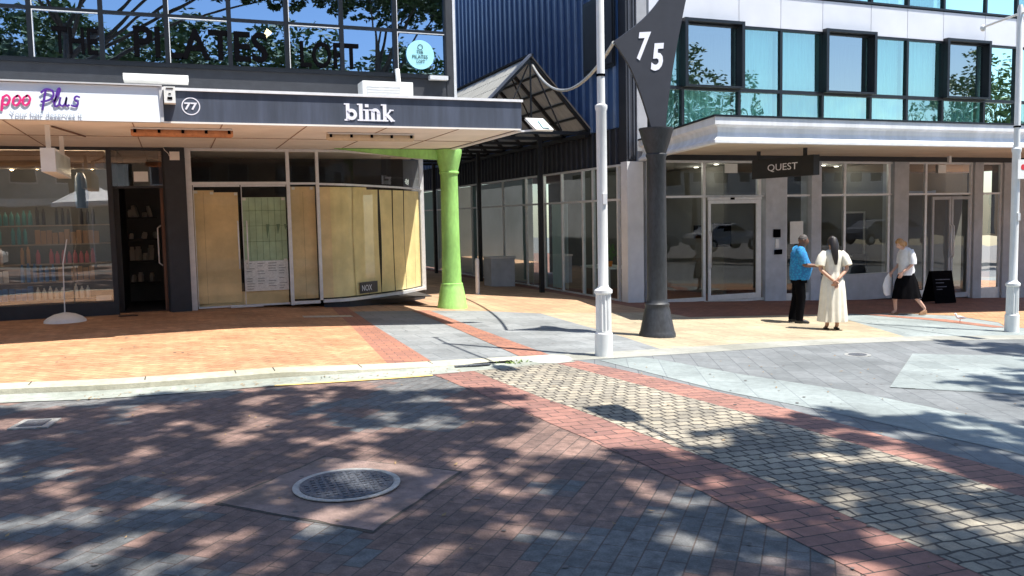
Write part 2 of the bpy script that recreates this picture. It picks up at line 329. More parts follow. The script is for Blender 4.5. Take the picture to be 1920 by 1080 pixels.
def sheet(name, poly, fn, m, off=0., parent=None, holes=None, **kw):
    bm = bmesh.new(); vs = [bm.verts.new((x,y,0)) for x, y in poly]; bm.faces.new(vs)
    for k in (1.0, 4.5):
        bmesh.ops.bisect_plane(bm, geom=list(bm.verts)+list(bm.edges)+list(bm.faces), plane_co=(k,0,0), plane_no=(1,0,0))
    bmesh.ops.triangulate(bm, faces=bm.faces)
    for v in bm.verts: v.co.z = fn(v.co.x)+off
    bmesh.ops.recalc_face_normals(bm, faces=bm.faces)
    me = bpy.data.meshes.new(name); 
    for f in bm.faces:
        if f.normal.z < 0: f.normal_flip()
    bm.to_mesh(me); bm.free(); me.materials.append(M[m])
    o = bpy.data.objects.new(name, me); C.objects.link(o)
    if parent: o.parent = parent
    WL[o.name] = Vector((0,0,0))
    return tag(o, **kw)
def smooth(pts, n=6):
    out = []
    for i in range(len(pts)-1):
        p0 = Vector(pts[max(i-1,0)]); p1 = Vector(pts[i]); p2 = Vector(pts[i+1]); p3 = Vector(pts[min(i+2,len(pts)-1)])
        for k in range(n):
            t = k/n; out.append(tuple(.5*((2*p1)+(p2-p0)*t+(2*p0-5*p1+4*p2-p3)*t*t+(3*p1-p0-3*p2+p3)*t**3)))
    return out+[tuple(pts[-1])]

# ------------------------------------------------------------------ ground
sheet('ground', [(-300,-300),(300,-300),(300,300),(-300,300)], zs, 'ground', -.35, kind='structure')
KL = [(-14,12.6),(-8,11.35),(-4,10.55),(-1.75,10.09),(-.9,9.87),(-.2,9.76),(1,9.70),(2.08,9.70),(2.8,9.76),(3.4,9.84),(4.0,9.92),(4.5,9.98)]  # back of kerb stone
KR = [(4.5,9.98),(5.8,10.1),(7,10.25),(8.2,10.42),(9.6,10.5),(11,10.48),(13.1,10.2),(18,9.5),(40,6.5)]
gl = [(x, y-.62) for x, y in KL]                       # street edge of the gutter
sheet('road', [(-40,-6)]+[(-40,18)]+gl+[(4.5,9.45),(4.5,-6)], zs, 'road', 0, kind='structure')
sheet('pavement', [(4.5,-6),(4.5,9.45)]+[(x,y-.5) for x, y in KR]+[(40,-6)], zs, 'darkpave', 0, kind='structure')
# crossing bands
jit = lambda L: [(x+random.uniform(-.010,.010), y) for x, y in L]
r1l = smooth([(2.62,9.16),(2.80,7.48),(2.92,6.05),(2.98,4.98),(3.0,3.99),(2.96,1.5),(2.9,-2)])
r1u = smooth([(3.12,9.2),(3.22,7.73),(3.34,6.68),(3.46,5.25),(3.52,4.31),(3.50,2),(3.46,-2)])
r2l = smooth([(4.22,9.40),(4.46,7.76),(4.72,5.83),(4.80,4.4),(4.78,2),(4.74,-2)])
r2u = smooth([(4.58,9.42),(4.82,8.33),(5.12,6.64),(5.22,5.41),(5.26,3.99),(5.24,2),(5.2,-2)])
r1l, r1u, r2l, r2u = jit(r1l), jit(r1u), jit(r2l), jit(r2u)
sheet('crossing_red_edge', r1l+r1u[::-1], zs, 'redband', .004, kind='structure')
sheet('crossing_setts', r1u+r2l[::-1], zs, 'cobble', .006, kind='structure')
sheet('crossing_red_edge', r2l+r2u[::-1], zs, 'redband', .004, kind='structure')
sheet('pavement_light_band', [(4.85,9.38),(5.5,9.5),(5.64,9.23),(5.96,7.99),(6.44,6.78),(6.68,5.08),(6.75,3),(6.7,-2),(5.9,-2),(5.9,3),(5.75,4.6),(5.45,6.1),(5.12,7.18)], zs, 'lightpave', .004, kind='structure')
sheet('pavement_light_panel', [(9.42,8.84),(7.01,6.87),(8.1,6.16),(10.5,4.6),(13.6,7.2),(10.86,8.28)], zs, 'lightpave', .005, kind='structure')
sheet('pavement_panel_edge', [(9.42,8.84),(7.01,6.87),(7.22,6.73),(9.68,8.74)], zs, 'lightpave', .008, kind='structure')
# kerb, gutter
def strip(name, line, a, b, fn, m, off=0., joints=None):
    n = len(line); P = [(x, y+a) for x, y in line]; Q = [(x, y+b) for x, y in line]
    return sheet(name, P+Q[::-1], fn, m, off, kind='structure')
kb = B()
L_ = smooth(KL, 5)
for i in range(len(L_)-1):
    (x0,y0), (x1,y1) = L_[i], L_[i+1]
    for (a, za), (b, zb) in (((0, .004),(-.20,.004)), ((-.20,.004),(-.235,-.02)), ((-.235,-.02),(-.25,None))):
        f = lambda x, z: (zs(x)-.02 if z is None else zu(x)+z)
        kb.add([(x0,y0+a,f(x0,za)),(x1,y1+a,f(x1,za)),(x1,y1+b,f(x1,zb)),(x0,y0+b,f(x0,zb))], [(0,1,2,3)])
kb.build('kerb', 'kerb', kind='structure')
kj = B()
for x in [-6.2,-5,-3.8,-2.6,-1.45,-.35,.55,.95,1.9,2.75,3.5]:
    y = min(L_, key=lambda p: abs(p[0]-x))[1]; kj.box(x-.006,x+.006,y-.205,y,zu(x)-.01,zu(x)+.0065)
kj.build('kerb_joints', 'gapdirt', kind='structure')
gt = B()
for i in range(len(L_)-1):
    (x0,y0), (x1,y1) = L_[i], L_[i+1]
    for a, b, za, zb in ((-.25,-.40,-.012,-.028),(-.40,-.64,-.028,.003)):
        gt.add([(x0,y0+a,zs(x0)+za+.03),(x1,y1+a,zs(x1)+za+.03),(x1,y1+b,zs(x1)+zb+.004),(x0,y0+b,zs(x0)+zb+.004)], [(0,1,2,3)])
gt.build('gutter', 'gutter', kind='structure')
yl = smooth([(.9,9.06),(1.61,9.04),(2.2,9.04),(2.6,9.06)],4)
sheet('road_yellow_line', [(x,y+.03) for x,y in yl]+[(x,y-.035) for x,y in yl[::-1]], zs, 'yellow', .009, kind='structure')
sheet('channel', smooth(KR,3)+[(x,y-.52) for x,y in smooth(KR,3)[::-1]], zu, 'channel', .003, kind='structure')
# footpath
sheet('footpath', [(-40,18)]+KL[:8]+[(2.25,9.71),(2.6,13.76),(2.85,17.2),(2.85,60),(-40,60)], zu, 'orange', 0, kind='structure')
sheet('footpath_brick_band', [(2.25,9.71),(2.8,9.76),(2.97,13.7),(3.2,17.6),(3.2,60),(2.85,60),(2.85,17.2),(2.6,13.76)], zu, 'orangeband', 0, kind='structure')
sheet('footpath_grey_slabs', [(2.8,9.76),(3.4,9.84),(4.0,9.92),(4.5,9.98),(5.8,10.1),(6.19,10.15),(6.35,11.46),(6.58,15.2),(5.6,15.9),(4.63,16.1),(3.1,16.1),(2.97,13.7)], zu, 'greypave', 0, kind='structure')
sheet('footpath_red_strip', [(4.0,9.93),(4.43,9.98),(4.5,13),(4.6,16.12),(4.25,16.12),(4.15,13)], zu, 'orangeband', .005, kind='structure')
sheet('footpath_tan', [(3.1,16.1),(4.63,16.1),(5.6,15.9),(6.58,15.2),(9.2,15.0),(9.2,60),(3.2,60),(3.2,17.6)], zu, 'tan', 0, kind='structure')
sheet('footpath_cream', [(6.19,10.15),(7,10.25),(8.2,10.42),(9.6,10.5),(11,10.48),(11.6,11.8),(12.6,14.0),(9.2,14.0),(9.2,15.0),(6.58,15.2),(6.35,11.46)], zu, 'cream', 0, kind='structure')
sheet('footpath_brown', [(9.2,14.0),(12.6,14.0),(40,13.6),(40,60),(9.2,60)], zu, 'brown', 0, kind='structure')
sheet('footpath_grey_slabs', [(11,10.48),(13.1,10.2),(18,9.5),(40,6.5),(40,13.6),(12.6,14.0),(11.6,11.8)], zu, 'lightpave', 0, kind='structure')
sheet('footpath_orange_panel', [(14.2,13.97),(15.2,13.2),(14.9,11.9),(14.3,11.3),(14.6,10.9),(18,11),(40,8),(40,13.58)], zu, 'orange', .005, kind='structure')
sheet('footpath_orange_strip', [(13.2,13.98),(13.5,13.98),(14.3,12.6),(14.25,11.2),(13.9,11.2),(13.8,12.5)], zu, 'orangeband', .005, kind='structure')

# manhole in pink slab
mh = empty('manhole', (.95,5.37,-1.69), 'round cast iron manhole cover with a pale ring set in a pink concrete square', 'manhole cover')
def ragged(P, a, n=9):
    out = []
    for i in range(len(P)):
        p = Vector(P[i]); q = Vector(P[(i+1)%len(P)])
        for k_ in range(n): t = k_/n; v = p.lerp(q,t); out.append((v.x+random.uniform(-a,a), v.y+random.uniform(-a,a)))
    return out
sheet('concrete_slab', ragged([(.17,5.37),(.94,6.11),(1.72,5.41),(.93,4.51)], .010), zs, 'pinkslab', .005)
sheet('slab_joint', ragged([(.145,5.37),(.94,6.14),(1.75,5.41),(.93,4.48)], .008), zs, 'gapdirt', .003, kind='structure')
sl_ = bpy.data.objects['concrete_slab']; sl_.parent = mh; sl_.matrix_parent_inverse = Matrix.Translation((-.95,-5.37,1.69))
B().lathe((.955,5.375,-1.678), [(.34,0),(.34,.006),(.303,.006),(.303,.002)], 48).build('ring', 'ringm', mh)
lid = B(); lid.lathe((.955,5.375,-1.676), [(.296,0),(.296,.006)], 48)
for i in range(-5,6):
    for j in range(-5,6):
        x = i*.05; y = j*.05
        if x*x+y*y < .072: lid.box(.955+x-.014,.955+x+.014,5.375+y-.014,5.375+y+.014,-1.67,-1.6655)
lid.smooth = False; lid.build('lid', 'iron', mh)
# square toby box
tb = empty('valve_cover', (-1.19,8.27,-1.69), 'small rectangular metal service cover with a worn white rim in the brick road', 'service cover')
B().plate([(-1.38,8.12,-1.676),(-1.07,8.05,-1.676),(-1.0,8.38,-1.676),(-1.3,8.46,-1.676)], .012).build('rim', 'ringm', tb)
B().plate([(-1.32,8.17,-1.672),(-1.12,8.12,-1.672),(-1.07,8.34,-1.672),(-1.26,8.39,-1.672)], .006).build('lid', 'iron', tb)
thing(B().lathe((4.28,9.62,zs(4.28)+.0), [(.27,0),(.27,.012),(.25,.02)], 40), 'ground_disc', 'white', 'flat white disc set in the paving beside the white fluted pole', 'ground disc')
cv = empty('service_cover', (8.55,8.95,zs(8.55)), 'small pale round service cover in the dark slabs in front of the couple', 'service cover')
B().lathe((8.55,8.95,zs(8.55)+.001), [(.17,0),(.17,.008),(.13,.008)], 24).build('ring', 'ringm', cv)
B().lathe((8.55,8.95,zs(8.55)+.003), [(.12,0),(.12,.009)], 24).build('lid', 'iron', cv)
sp_ = B(); sp_.plate([(2.05,15.1,zu(2.05)+.006),(2.9,15.1,zu(2.9)+.006),(2.9,15.35,zu(2.9)+.006),(2.05,15.35,zu(2.05)+.006)], .006)
thing(sp_, 'access_cover', 'ringm', 'long grey access cover in shaded brick footpath by the curved window', 'access cover')
lt = B()
for i in range(330):
    x = random.uniform(-6,9); y = random.uniform(2.5,9.1); 
    if random.random() < .3: y = 9.15+random.random()*.25-.0*x; x = random.uniform(-1,3)
    z = zs(x)+.011; a = random.uniform(0,6.28); s1 = random.uniform(.012,.028); u = Vector((math.cos(a),math.sin(a),0)); v_ = Vector((-u.y,u.x,.15)); p = Vector((x,y,z))
    lt.add([p-u*s1,p-v_*s1*.4,p+u*s1+Vector((0,0,.006)),p+v_*s1*.4],[(0,1,2,3)])
gm_ = B()
for i in range(420):
    x = random.uniform(-5,14); y = random.uniform(2.5,15); on = y > 10.2 
    if 8.6 < y < 10.8: continue
    z = (zu(x) if on else zs(x))+(.0105 if 2.4 < x < 7 or x > 11 else .0065); q = random.uniform(.007,.02); n0 = len(gm_.v)
    gm_.v += [Vector((x+q*math.cos(k_*1.05)*random.uniform(.8,1.2), y+q*math.sin(k_*1.05), z)) for k_ in range(6)]; gm_.f.append(tuple(range(n0,n0+6)))
gm_.build('gum_spots', mat('old_gum',(.11,.10,.095),.9,.5,2), kind='stuff', label='small dark flattened gum spots on the paving', cat='gum spots')
lt.build('leaf_litter', mat('dry_leaf',(.26,.17,.08),.8,.4,3), kind='stuff', label='dry fallen leaves scattered over the brick road', cat='leaf litter')
# drain slot + weeds at kerb
dr = empty('kerb_drain', (3.25,9.55,-1.73), 'dark slot drain under the kerb end with damp leaves around it', 'drain')
dd = B(); dd.box(2.95,3.75,9.565,9.60,zs(3.3)-.0,zu(3.3)-.012); dd.build('slot', 'black', dr)
B().bar((3.0,9.50,zs(3.0)+.012),(3.45,9.52,zs(3.45)+.012),.07,.012).build('grate', 'iron', dr)
wd = B()
for i in range(60):
    a = random.uniform(0,6.28); x = random.gauss(3.72,.16); y = random.gauss(9.56,.06); h = random.uniform(.01,.045); z = zs(x); dx = math.cos(a)*.012; dy = math.sin(a)*.012
    wd.add([(x-dx,y-dy,z),(x+dx,y+dy,z),(x+random.uniform(-.04,.04),y+random.uniform(-.04,.04),z+h)], [(0,1,2)])
wd.build('grass', mat('weed',(.20,.30,.05),.7,.3), kind='stuff', label='tuft of bright weeds growing at the kerb drain', cat='weeds')
# ------------------------------------------------------------------ LEFT BUILDING
YW = 17.0
lb = empty('shop_building', (0,YW,-1.6), 'dark two storey shop building with a band of office windows over a flat awning', 'building')
# upper walls
b = B(); b.box(-14,5.46,YW,YW+.25,1.62,2.88); b.box(-14,5.46,YW,YW+.25,5.9,8.0); b.box(5.36,5.50,YW-.02,YW+12,1.55,8.0)
b.build('wall', 'charcoal', lb)
b = B(); b.box(-14,5.45,19.6,45,-1.8,1.40); b.build('rear_wall', mat('rear_render',(.17,.18,.19),.85,.12,3,stain=.2), lb)
b = B(); b.box(-14,5.45,YW+12.01,45,1.41,8.0); b.build('rear_upper_wall', 'charcoal', lb)
B().box(5.505,5.56,YW-.03,YW+.05,1.5,8.0).build('corner_trim', 'alu', lb)
B().box(-14,5.42,YW-.05,YW-.002,2.86,2.92).build('sill', 'wframe', lb)
B().box(-14,5.36,YW+.25,YW+6,5.55,5.6).build('ceiling', 'ceil', lb)
b = B(); b.box(-14,5.36,YW+5.8,YW+6,1.6,5.55); b.box(-14,5.36,YW+.25,YW+5.8,1.62,2.2); b.build('room_wall', 'roomgrey', lb)
b = B(); b.box(-14,5.46,YW,YW+12,7.98,8.1); b.build('roof', 'charcoal', lb)
VX = [-4.35,-3.24,-2.133,-1.015,.058,1.148,2.187,3.234,4.297,5.36]
for i in range(len(VX)-1):
    a, c = VX[i], VX[i+1]
    for (z0, z1) in ((2.92,3.79),(3.79,4.95),(4.95,5.9)):
        f = B(); t = .04
        f.box(a,a+t,YW-.03,YW+.06,z0,z1); f.box(c-t,c,YW-.03,YW+.06,z0,z1); f.box(a+t,c-t,YW-.028,YW+.058,z1-.03,z1); f.box(a+t,c-t,YW-.028,YW+.058,z0,z0+.025)
        fo = f.build('window', 'wframe', lb)
        f = B(); f.box(a+t+.001,a+t+.014,YW-.034,YW-.001,z0+.026,z1-.031); f.box(a+t+.015,c-t-.001,YW-.034,YW-.001,z1-.044,z1-.031)
        if (i*3+int(z0*2)) % 2: f.build('beading', 'alu', fo)
        q = B(); tl = random.uniform(-.004,.004); tm = random.uniform(-.006,.006)
        q.add([(a+t,YW+.02+tl,z0+.02),(c-t,YW+.02-tl,z0+.02),(c-t,YW+.02-tl+tm,z1-.02),(a+t,YW+.02+tl+tm,z1-.02)], [(0,1,2,3)]); q.build('pane', 'glassU', fo)
# things inside the office windows; leftmost pale boards are added to imitate a reflected building
b = B(); b.box(-2.75,-2.2,18.2,18.3,2.3,3.55); b.box(-1.9,-1.15,18.4,18.5,2.3,3.65); thing(b, 'reflection_boards', 'white', 'pale white boards added inside the leftmost office windows to imitate a reflected building', 'boards')
b = B(); b.box(3.45,3.66,18,18.1,2.3,3.45); b.box(3.7,3.9,18,18.1,2.3,3.4); b.box(3.94,4.12,18,18.1,2.3,3.35); thing(b, 'white_lockers', 'white', 'pale lockers inside the office window under the letter T of LOFT', 'lockers')
B().lathe((4.35,20.2,5.5), [(.09,0),(.09,.04)], 16).build('ceiling_lamp', 'bulb', lb)
thing(B().tube([(2.0,19.3,3.95),(2.12,19.3,4.12)], [.03,.07], 10), 'pendant_lamp', 'bulb', 'small glowing yellow lamp inside the office window above the letters TES', 'lamp')
text('lettering', 'THE', 'ink', lb, (-1.80,YW-.012,3.03), (1,0,0), .72, .46, th=.008, weight=.016)
text('lettering', 'PILATES', 'ink', lb, (-.50,YW-.012,3.03), (1,0,0), 2.33, .56, th=.008, weight=.02)
text('lettering', 'LOFT', 'ink', lb, (2.43,YW-.012,2.98), (1,0,0), 1.13, .50, th=.008, weight=.016)
st = B().ring2((4.81,YW-.014,3.33),(1,0,0),(0,0,1),0,.29).build('round_sticker', 'sticker', lb)
text('sticker_text', 'THE', 'ink', st, (4.73,YW-.022,3.35), (1,0,0), .14, .06, th=.003)
text('sticker_text', 'PILATES', 'ink', st, (4.64,YW-.022,3.25), (1,0,0), .32, .07, th=.003)
text('sticker_text', 'LOFT', 'ink', st, (4.73,YW-.022,3.16), (1,0,0), .17, .06, th=.003)
B().ring2((4.81,YW-.022,3.48),(1,0,0),(0,0,1),.045,.055,th=.003,n=20).build('sticker_mark', 'ink', st)
# awning
aw = empty('shop_awning', (0,12.8,1.41), 'flat shop awning with dark grey fascia over the footpath', 'awning')
FY = 12.8
B().box(-14,5.27,FY,FY+.06,1.405,1.845).build('fascia', 'fascia', aw)
B().box(5.21,5.27,FY+.061,YW-.03,1.405,1.845).build('end_fascia', 'fascia', aw)
B().box(-14,5.29,FY-.03,FY+.1,1.846,1.885).build('top_trim', 'trim', aw)
B().box(-14,5.25,FY-.012,FY-.001,1.40,1.425).build('bottom_trim', 'soffit', aw)
B().box(-14,5.20,FY+.061,YW+2.5,1.415,1.46).build('soffit', 'soffit', aw)
B().box(5.205,5.31,FY+.02,YW+.4,1.385,1.404).build('end_trim', 'trim', aw)
B().box(-14,5.2,FY+.1,YW-.01,1.80,1.83).build('roof_sheet', 'alu', aw)
j = B()
for x in [-5.2,-3.6,-2.0,-.45,.72,1.9,3.1,4.25]: j.box(x-.007,x+.007,FY+.07,YW-.05,1.408,1.4145)
j.box(-14,5.15,14.9,14.915,1.4065,1.4142)
j.build('joint_strips', mat('joint',(.30,.20,.15),.8,.3,20), aw)
# sign panel (left)
sg = empty('shop_sign', (-1.5,12.7,1.4), 'long white shampoo shop sign with pink and purple script on the awning', 'sign')
B().plate([(-14,12.68,1.40),(-.09,12.68,1.40),(-.06,12.70,1.875),(-14,12.70,1.875)], .06).build('panel', 'signwhite', sg)
B().box(-.088,-.045,12.675,12.79,1.40,1.88).build('end_cap', 'alu', sg)
B().box(-14,-.05,12.66,12.78,1.881,1.90).build('top_edge', 'alu', sg)
def pen(name, m, strokes, x, z, sx, sz, wd, parent, y=12.672):
    b = B(); k = 0
    for s_ in strokes:
        b.stroke((x, y-.0006*k, z), (1,0,0), (0,0,1), [(p[0]*sx+p[1]*sz*.12, p[1]*sz) for p in smooth(s_,5)], wd, .006); k += 1
    return b.build(name, m, parent)
o_ = [(.5,1),(.15,.75),(.05,.3),(.3,0),(.6,.2),(.75,.65),(.5,1),(.3,.85)]
pen('lettering', 'magenta', [[(.1,.9),(.05,-.6)],[(.05,.7),(.45,1),(.75,.6),(.5,.05),(.1,.1)]], -1.965,1.575,.12,.125,.028,sg)
pen('lettering', 'magenta', [o_], -1.845,1.575,.12,.125,.026,sg)
pen('lettering', 'magenta', [o_], -1.735,1.58,.12,.125,.026,sg)
pen('lettering', 'purple', [[(.22,1.05),(.12,-.35)],[(-.05,.85),(.25,1.12),(.62,1.0),(.68,.62),(.4,.34),(-.02,.24)]], -1.52,1.585,.20,.185,.026,sg)
pen('lettering', 'purple', [[(.0,.25),(.35,.8),(.42,1.15),(.28,1.1),(.14,.4),(.18,.02),(.42,.12)]], -1.385,1.57,.17,.20,.024,sg)
pen('lettering', 'purple', [[(.05,1),(.0,.3),(.25,.0),(.5,.3),(.6,1),(.56,.3),(.7,.02),(.9,.2)]], -1.305,1.58,.13,.115,.024,sg)
pen('lettering', 'purple', [[(.75,.95),(.4,1.05),(.25,.75),(.6,.4),(.45,.0),(-.05,.12)]], -1.165,1.58,.125,.125,.024,sg)
text('tagline', 'Your hair deserves it', 'greytext', sg, (-1.88,12.672,1.425), (1,0,0), .84, .075, th=.003)
# 77 and blink
ru = B().ring2((.31,FY-.004,1.64),(1,0,0),(0,0,1),.108,.122).build('number_ring', 'numwhite', aw)
text('number', '77', 'numwhite', aw, (.225,FY-.004,1.59), (1,0,0), .17, .10, th=.006, weight=.03)
bl = B(); k = [0]
def rect(x0,x1,z0,z1):
    k[0] += 1; y = FY-.004-.0005*k[0]; bl.box(2.44+x0,2.44+x1,y,FY-.001-.0001*k[0],1.50+z0,1.50+z1)
S = .055
def stem(x, z1, serif_r=True, top=True):
    rect(x,x+S,0,z1); rect(x-.025,x+S+(.025 if serif_r else 0),-.008,.014)
    if top: rect(x-.028,x+.004,z1-.02,z1)
stem(.02,.245, False); bl.ring2((2.44+.10,FY-.012,1.585),(1,0,0),(0,0,1),.034,.083,th=.006,a0=-math.pi*.75,a1=math.pi*.75,n=24,sy=1.0)
stem(.215,.245); stem(.305,.165); rect(.305,.305+S,.195,.24)
stem(.395,.165); stem(.48,.12,top=False); bl.ring2((2.44+.459,FY-.0135,1.61),(1,0,0),(0,0,1),.028,.072,th=.006,a0=0,a1=math.pi*.8,n=16)
stem(.575,.245); bl.stroke((2.44+.615,FY-.014,1.50),(1,0,0),(0,0,1),[(0,.065),(.085,.165)],.024,.006); bl.stroke((2.44+.615,FY-.015,1.50),(1,0,0),(0,0,1),[(.02,.09),(.105,.0)],.05,.006)
rect(.67,.74,.152,.168); rect(.68,.755,-.006,.012)
bl.build('lettering', 'numwhite', aw)
bx = empty('switch_box', (.06,12.72,1.7), 'small white junction box fixed between the white sign and the dark fascia', 'box')
B().box(-.03,.115,12.62,12.79,1.655,1.875).build('case', 'white', bx)
b = B(); b.box(.015,.075,12.614,12.6195,1.70,1.735); b.box(.03,.06,12.614,12.6195,1.77,1.785); b.box(0.0,.09,12.613,12.6194,1.845,1.855); b.build('label_marks', 'ink', bx)
# roof items (behind fascia, on awning roof)
def onwall(x0,x1,z0,z1,d=.2): return B().box(x0,x1,YW-d,YW-.055,z0,z1)
ac = empty('air_conditioner', (4.0,16.5,2.4), 'white air conditioning unit on the awning roof under the office windows', 'air conditioner')
B().box(3.47,4.45,16.3,16.75,2.35,2.66).build('casing', 'white', ac)
b = B(); 
for i in range(4): b.box(3.55,4.2,16.285,16.2995,2.40+i*.05,2.43+i*.05)
b.build('grille', 'alu', ac); B().tube([(4.3,16.8,2.62),(4.3,16.9,3.0)], .05, 10).build('duct', 'white', ac)
thing(B().box(-.68,.38,16.4,16.8,2.53,2.64), 'roof_vent', 'white', 'flat white vent housing on the awning roof above the white sign', 'vent')
thing(B().box(4.95,5.33,16.8,16.94,2.82,2.90), 'window_box', 'alu', 'small grey metal box under the window with the round sticker', 'box')
# soffit lights
def fitting(x0,x1,y,m,label):
    e = empty('fluorescent_light', ((x0+x1)/2,y,1.40), label, 'light fitting', 'strip lights under the awning')
    B().tube([(x0,y,1.345),(x0+.03,y,1.345),(x1-.03,y,1.345),(x1,y,1.345)], [.045,.058,.058,.045], 12).build('diffuser', m, e)
    b = B(); b.box(x0+.01,x1-.01,y-.075,y+.075,1.385,1.4075); b.build('backing', 'alu', e)
    for t in (.04,.27,.5,.73,.96): B().box(x0+(x1-x0)*t-.02,x0+(x1-x0)*t+.02,y-.072,y-.05,1.335,1.40).build('clip', 'ink', e)
fitting(-.50,.90,13.55,'rust','orange tinted strip light under the awning beside the white sign')
fitting(2.33,3.75,13.78,'cover','beige strip light under the awning below the word blink')
fitting(-3.6,-2.20,13.5,'cover','beige strip light under the awning cut by the left photo edge')
# hanging lightbox
hb = empty('hanging_sign', (-1.55,14.2,1.40), 'white lightbox sign hanging on two posts under the awning', 'sign')
B().box(-1.64,-1.46,13.3,15.2,.765,1.09).build('box', 'white', hb)
b = B(); b.box(-1.455,-1.452,13.38,15.12,.80,1.05); b.build('face', mat('frosted',(.55,.62,.58),.3,.2,3), hb)
for y in (13.45,15.05): B().box(-1.58,-1.52,y-.03,y+.03,1.09,1.414).build('post', 'white', hb)
B().bar((-1.5,13.5,1.40),(-1.2,14.9,1.40),.02,.02).build('conduit', 'wood', hb)
# green column with bracket
gc = empty('green_column', (5.24,16.64,-1.81), 'lime green cast column with flared base holding the awning corner', 'column')
B().lathe((5.24,16.64,-1.83), [(.31,0),(.31,.05),(.295,.10),(.27,.28),(.235,.46),(.225,.50),(.225,.53),(.20,.54),(.185,1.2),(.175,2.72),(.18,2.74),(.20,2.76),(.20,2.79),(.185,2.80),(.245,3.06),(.27,3.17),(.27,3.235)], 36).build('shaft', 'green', gc)
B().plate([(2.95,16.60,1.405),(5.05,16.60,1.405),(5.05,16.60,1.20),(4.5,16.60,1.235)], -.12).build('bracket', 'green', gc)
# ---- ground floor, papered shop front
sf = empty('papered_shopfront', (2,YW,-1.6), 'empty shopfront with aluminium frames and papered over windows and doors', 'shopfront')
def vbar(b, x, y, z0, z1, w_=.055): b.box(x-w_/2,x+w_/2,y-.035,y+.035,z0,z1)
fr = B(); vbar(fr,.31,YW,-1.6,1.412,.10); vbar(fr,2.10,YW,-1.6,1.412,.065); vbar(fr,2.66,YW,-1.53,1.412,.06)
fr.box(.36,2.067,YW-.03,YW+.03,.735,.79); fr.box(.36,2.067,YW-.03,YW+.03,1.36,1.412)
fr.box(2.133,2.63,YW-.03,YW+.03,.735,.775); fr.box(2.133,2.63,YW-.03,YW+.03,1.36,1.412); fr.box(2.133,2.63,YW-.04,YW+.04,-1.59,-1.53)
CV = smooth([(2.69,17.0),(3.2,17.06),(3.85,17.5),(4.6,18.1),(5.3,18.95)],3)
for i in range(len(CV)-1):
    a, c = CV[i], CV[i+1]
    for z, h, wd_ in ((-1.555,.06,.09),(.745-.05*i/12,.04,.05),(1.385,.045,.05)):
        fr.bar((a[0],a[1],z),(c[0],c[1],z-(.004 if h==.04 else 0)), wd_, h)
vbar(fr,5.30,18.95,-1.6,1.41,.09)
fr.build('frame', 'alu', sf)
pl = B()
for i in range(len(CV)-1): a, c = CV[i], CV[i+1]; pl.bar((a[0]+.02,a[1]+.06,-1.70),(c[0]+.02,c[1]+.06,-1.70),.04,.24)
pl.build('plinth', 'charcoal', sf)
def gpane(nm, x0,x1,z0,z1,m,par,y=YW): return B().add([(x0,y,z0),(x1,y,z0),(x1,y,z1),(x0,y,z1)],[(0,1,2,3)]).build(nm, m, par)
for x0,x1,z0,z1 in ((.36,2.067,.79,1.36),(2.133,2.63,.775,1.36),(2.133,2.63,-1.53,.735)): gpane('window_pane', x0,x1,z0,z1,'glassC',sf)
for i in range(len(CV)-1):
    pass
q = B(); q2 = B()
for i in range(len(CV)-1):
    a, c = CV[i], CV[i+1]; q.add([(a[0],a[1],-1.53),(c[0],c[1],-1.53),(c[0],c[1],.72),(a[0],a[1],.72)],[(0,1,2,3)]); q2.add([(a[0],a[1],.765),(c[0],c[1],.765),(c[0],c[1],1.37),(a[0],a[1],1.37)],[(0,1,2,3)])
q.build('window_pane', 'glassC2', sf); q2.build('window_pane', 'glassC', sf)
# doors
for x0, x1 in ((.375,1.205),(1.225,2.055)):
    d = B(); d.box(x0,x1,YW+.005,YW+.03,-1.58,-1.545); d.box(x0,x1,YW+.005,YW+.03,.70,.733); d.box(x0,x0+.012,YW+.006,YW+.029,-1.545,.70); dn = d.build('door', 'alu', sf)
    gpane('door_pane', x0,x1,-1.545,.70,'glassC',dn,YW+.018)
    hx = 1.14 if x1 < 1.21 else 1.30
    B().tube([(hx,YW-.01,-.85),(hx,YW-.06,-.80),(hx,YW-.06,.0),(hx,YW-.01,.05)], .013, 8).build('handle', 'alu', dn)
B().box(.95,1.55,YW-.03,YW+.04,-1.592,-1.55).build('floor_spring', 'alu', sf)
# papers
def crinkle(b, x0,x1,z0,z1,y,amp=.015,nx=5,nz=10,tx0=0,tx1=0):
    n = len(b.v); ph = random.uniform(0,9)
    for j_ in range(nz+1):
        for i_ in range(nx+1):
            t = j_/nz; a = x0+tx0*t; c = x1+tx1*t; x = a+(c-a)*i_/nx; z = z0+(z1-z0)*t
            b.v.append(Vector((x, y+amp*mnoise.noise(Vector((x*4+ph,z*3,ph))), z)))
    for j_ in range(nz):
        for i_ in range(nx): b.f.append((n+j_*(nx+1)+i_, n+j_*(nx+1)+i_+1, n+(j_+1)*(nx+1)+i_+1, n+(j_+1)*(nx+1)+i_))
    b.smooth = True
for x0,x1,z0,z1,m_,lab in ((.37,.74,-1.5,.64,'kraft',0),(.735,1.17,-1.5,.60,'kraft',0),(2.14,2.62,-1.5,.70,'kraft',0)):
    b = B(); crinkle(b,x0,x1,z0,z1,YW+.09+random.uniform(0,.02)); b.build('brown_paper', m_, sf)
b = B(); crinkle(b,1.24,2.05,-.72,.50,YW+.10); gp = b.build('green_poster', 'greenpaper', sf)
b = B()
for i in range(1,7): b.box(1.24+i*.118,1.246+i*.118,YW+.072,YW+.076,-.70,.49)
for z in (.24,-.05,-.35): b.box(1.25,2.04,YW+.071,YW+.0715,z,z+.006)
for i, x in enumerate((1.66,1.86,2.0)): b.add([(x,YW+.069,-.02),(x+.07,YW+.069,-.02),(x+.02,YW+.069,-.30+.08*i)],[(0,1,2)])
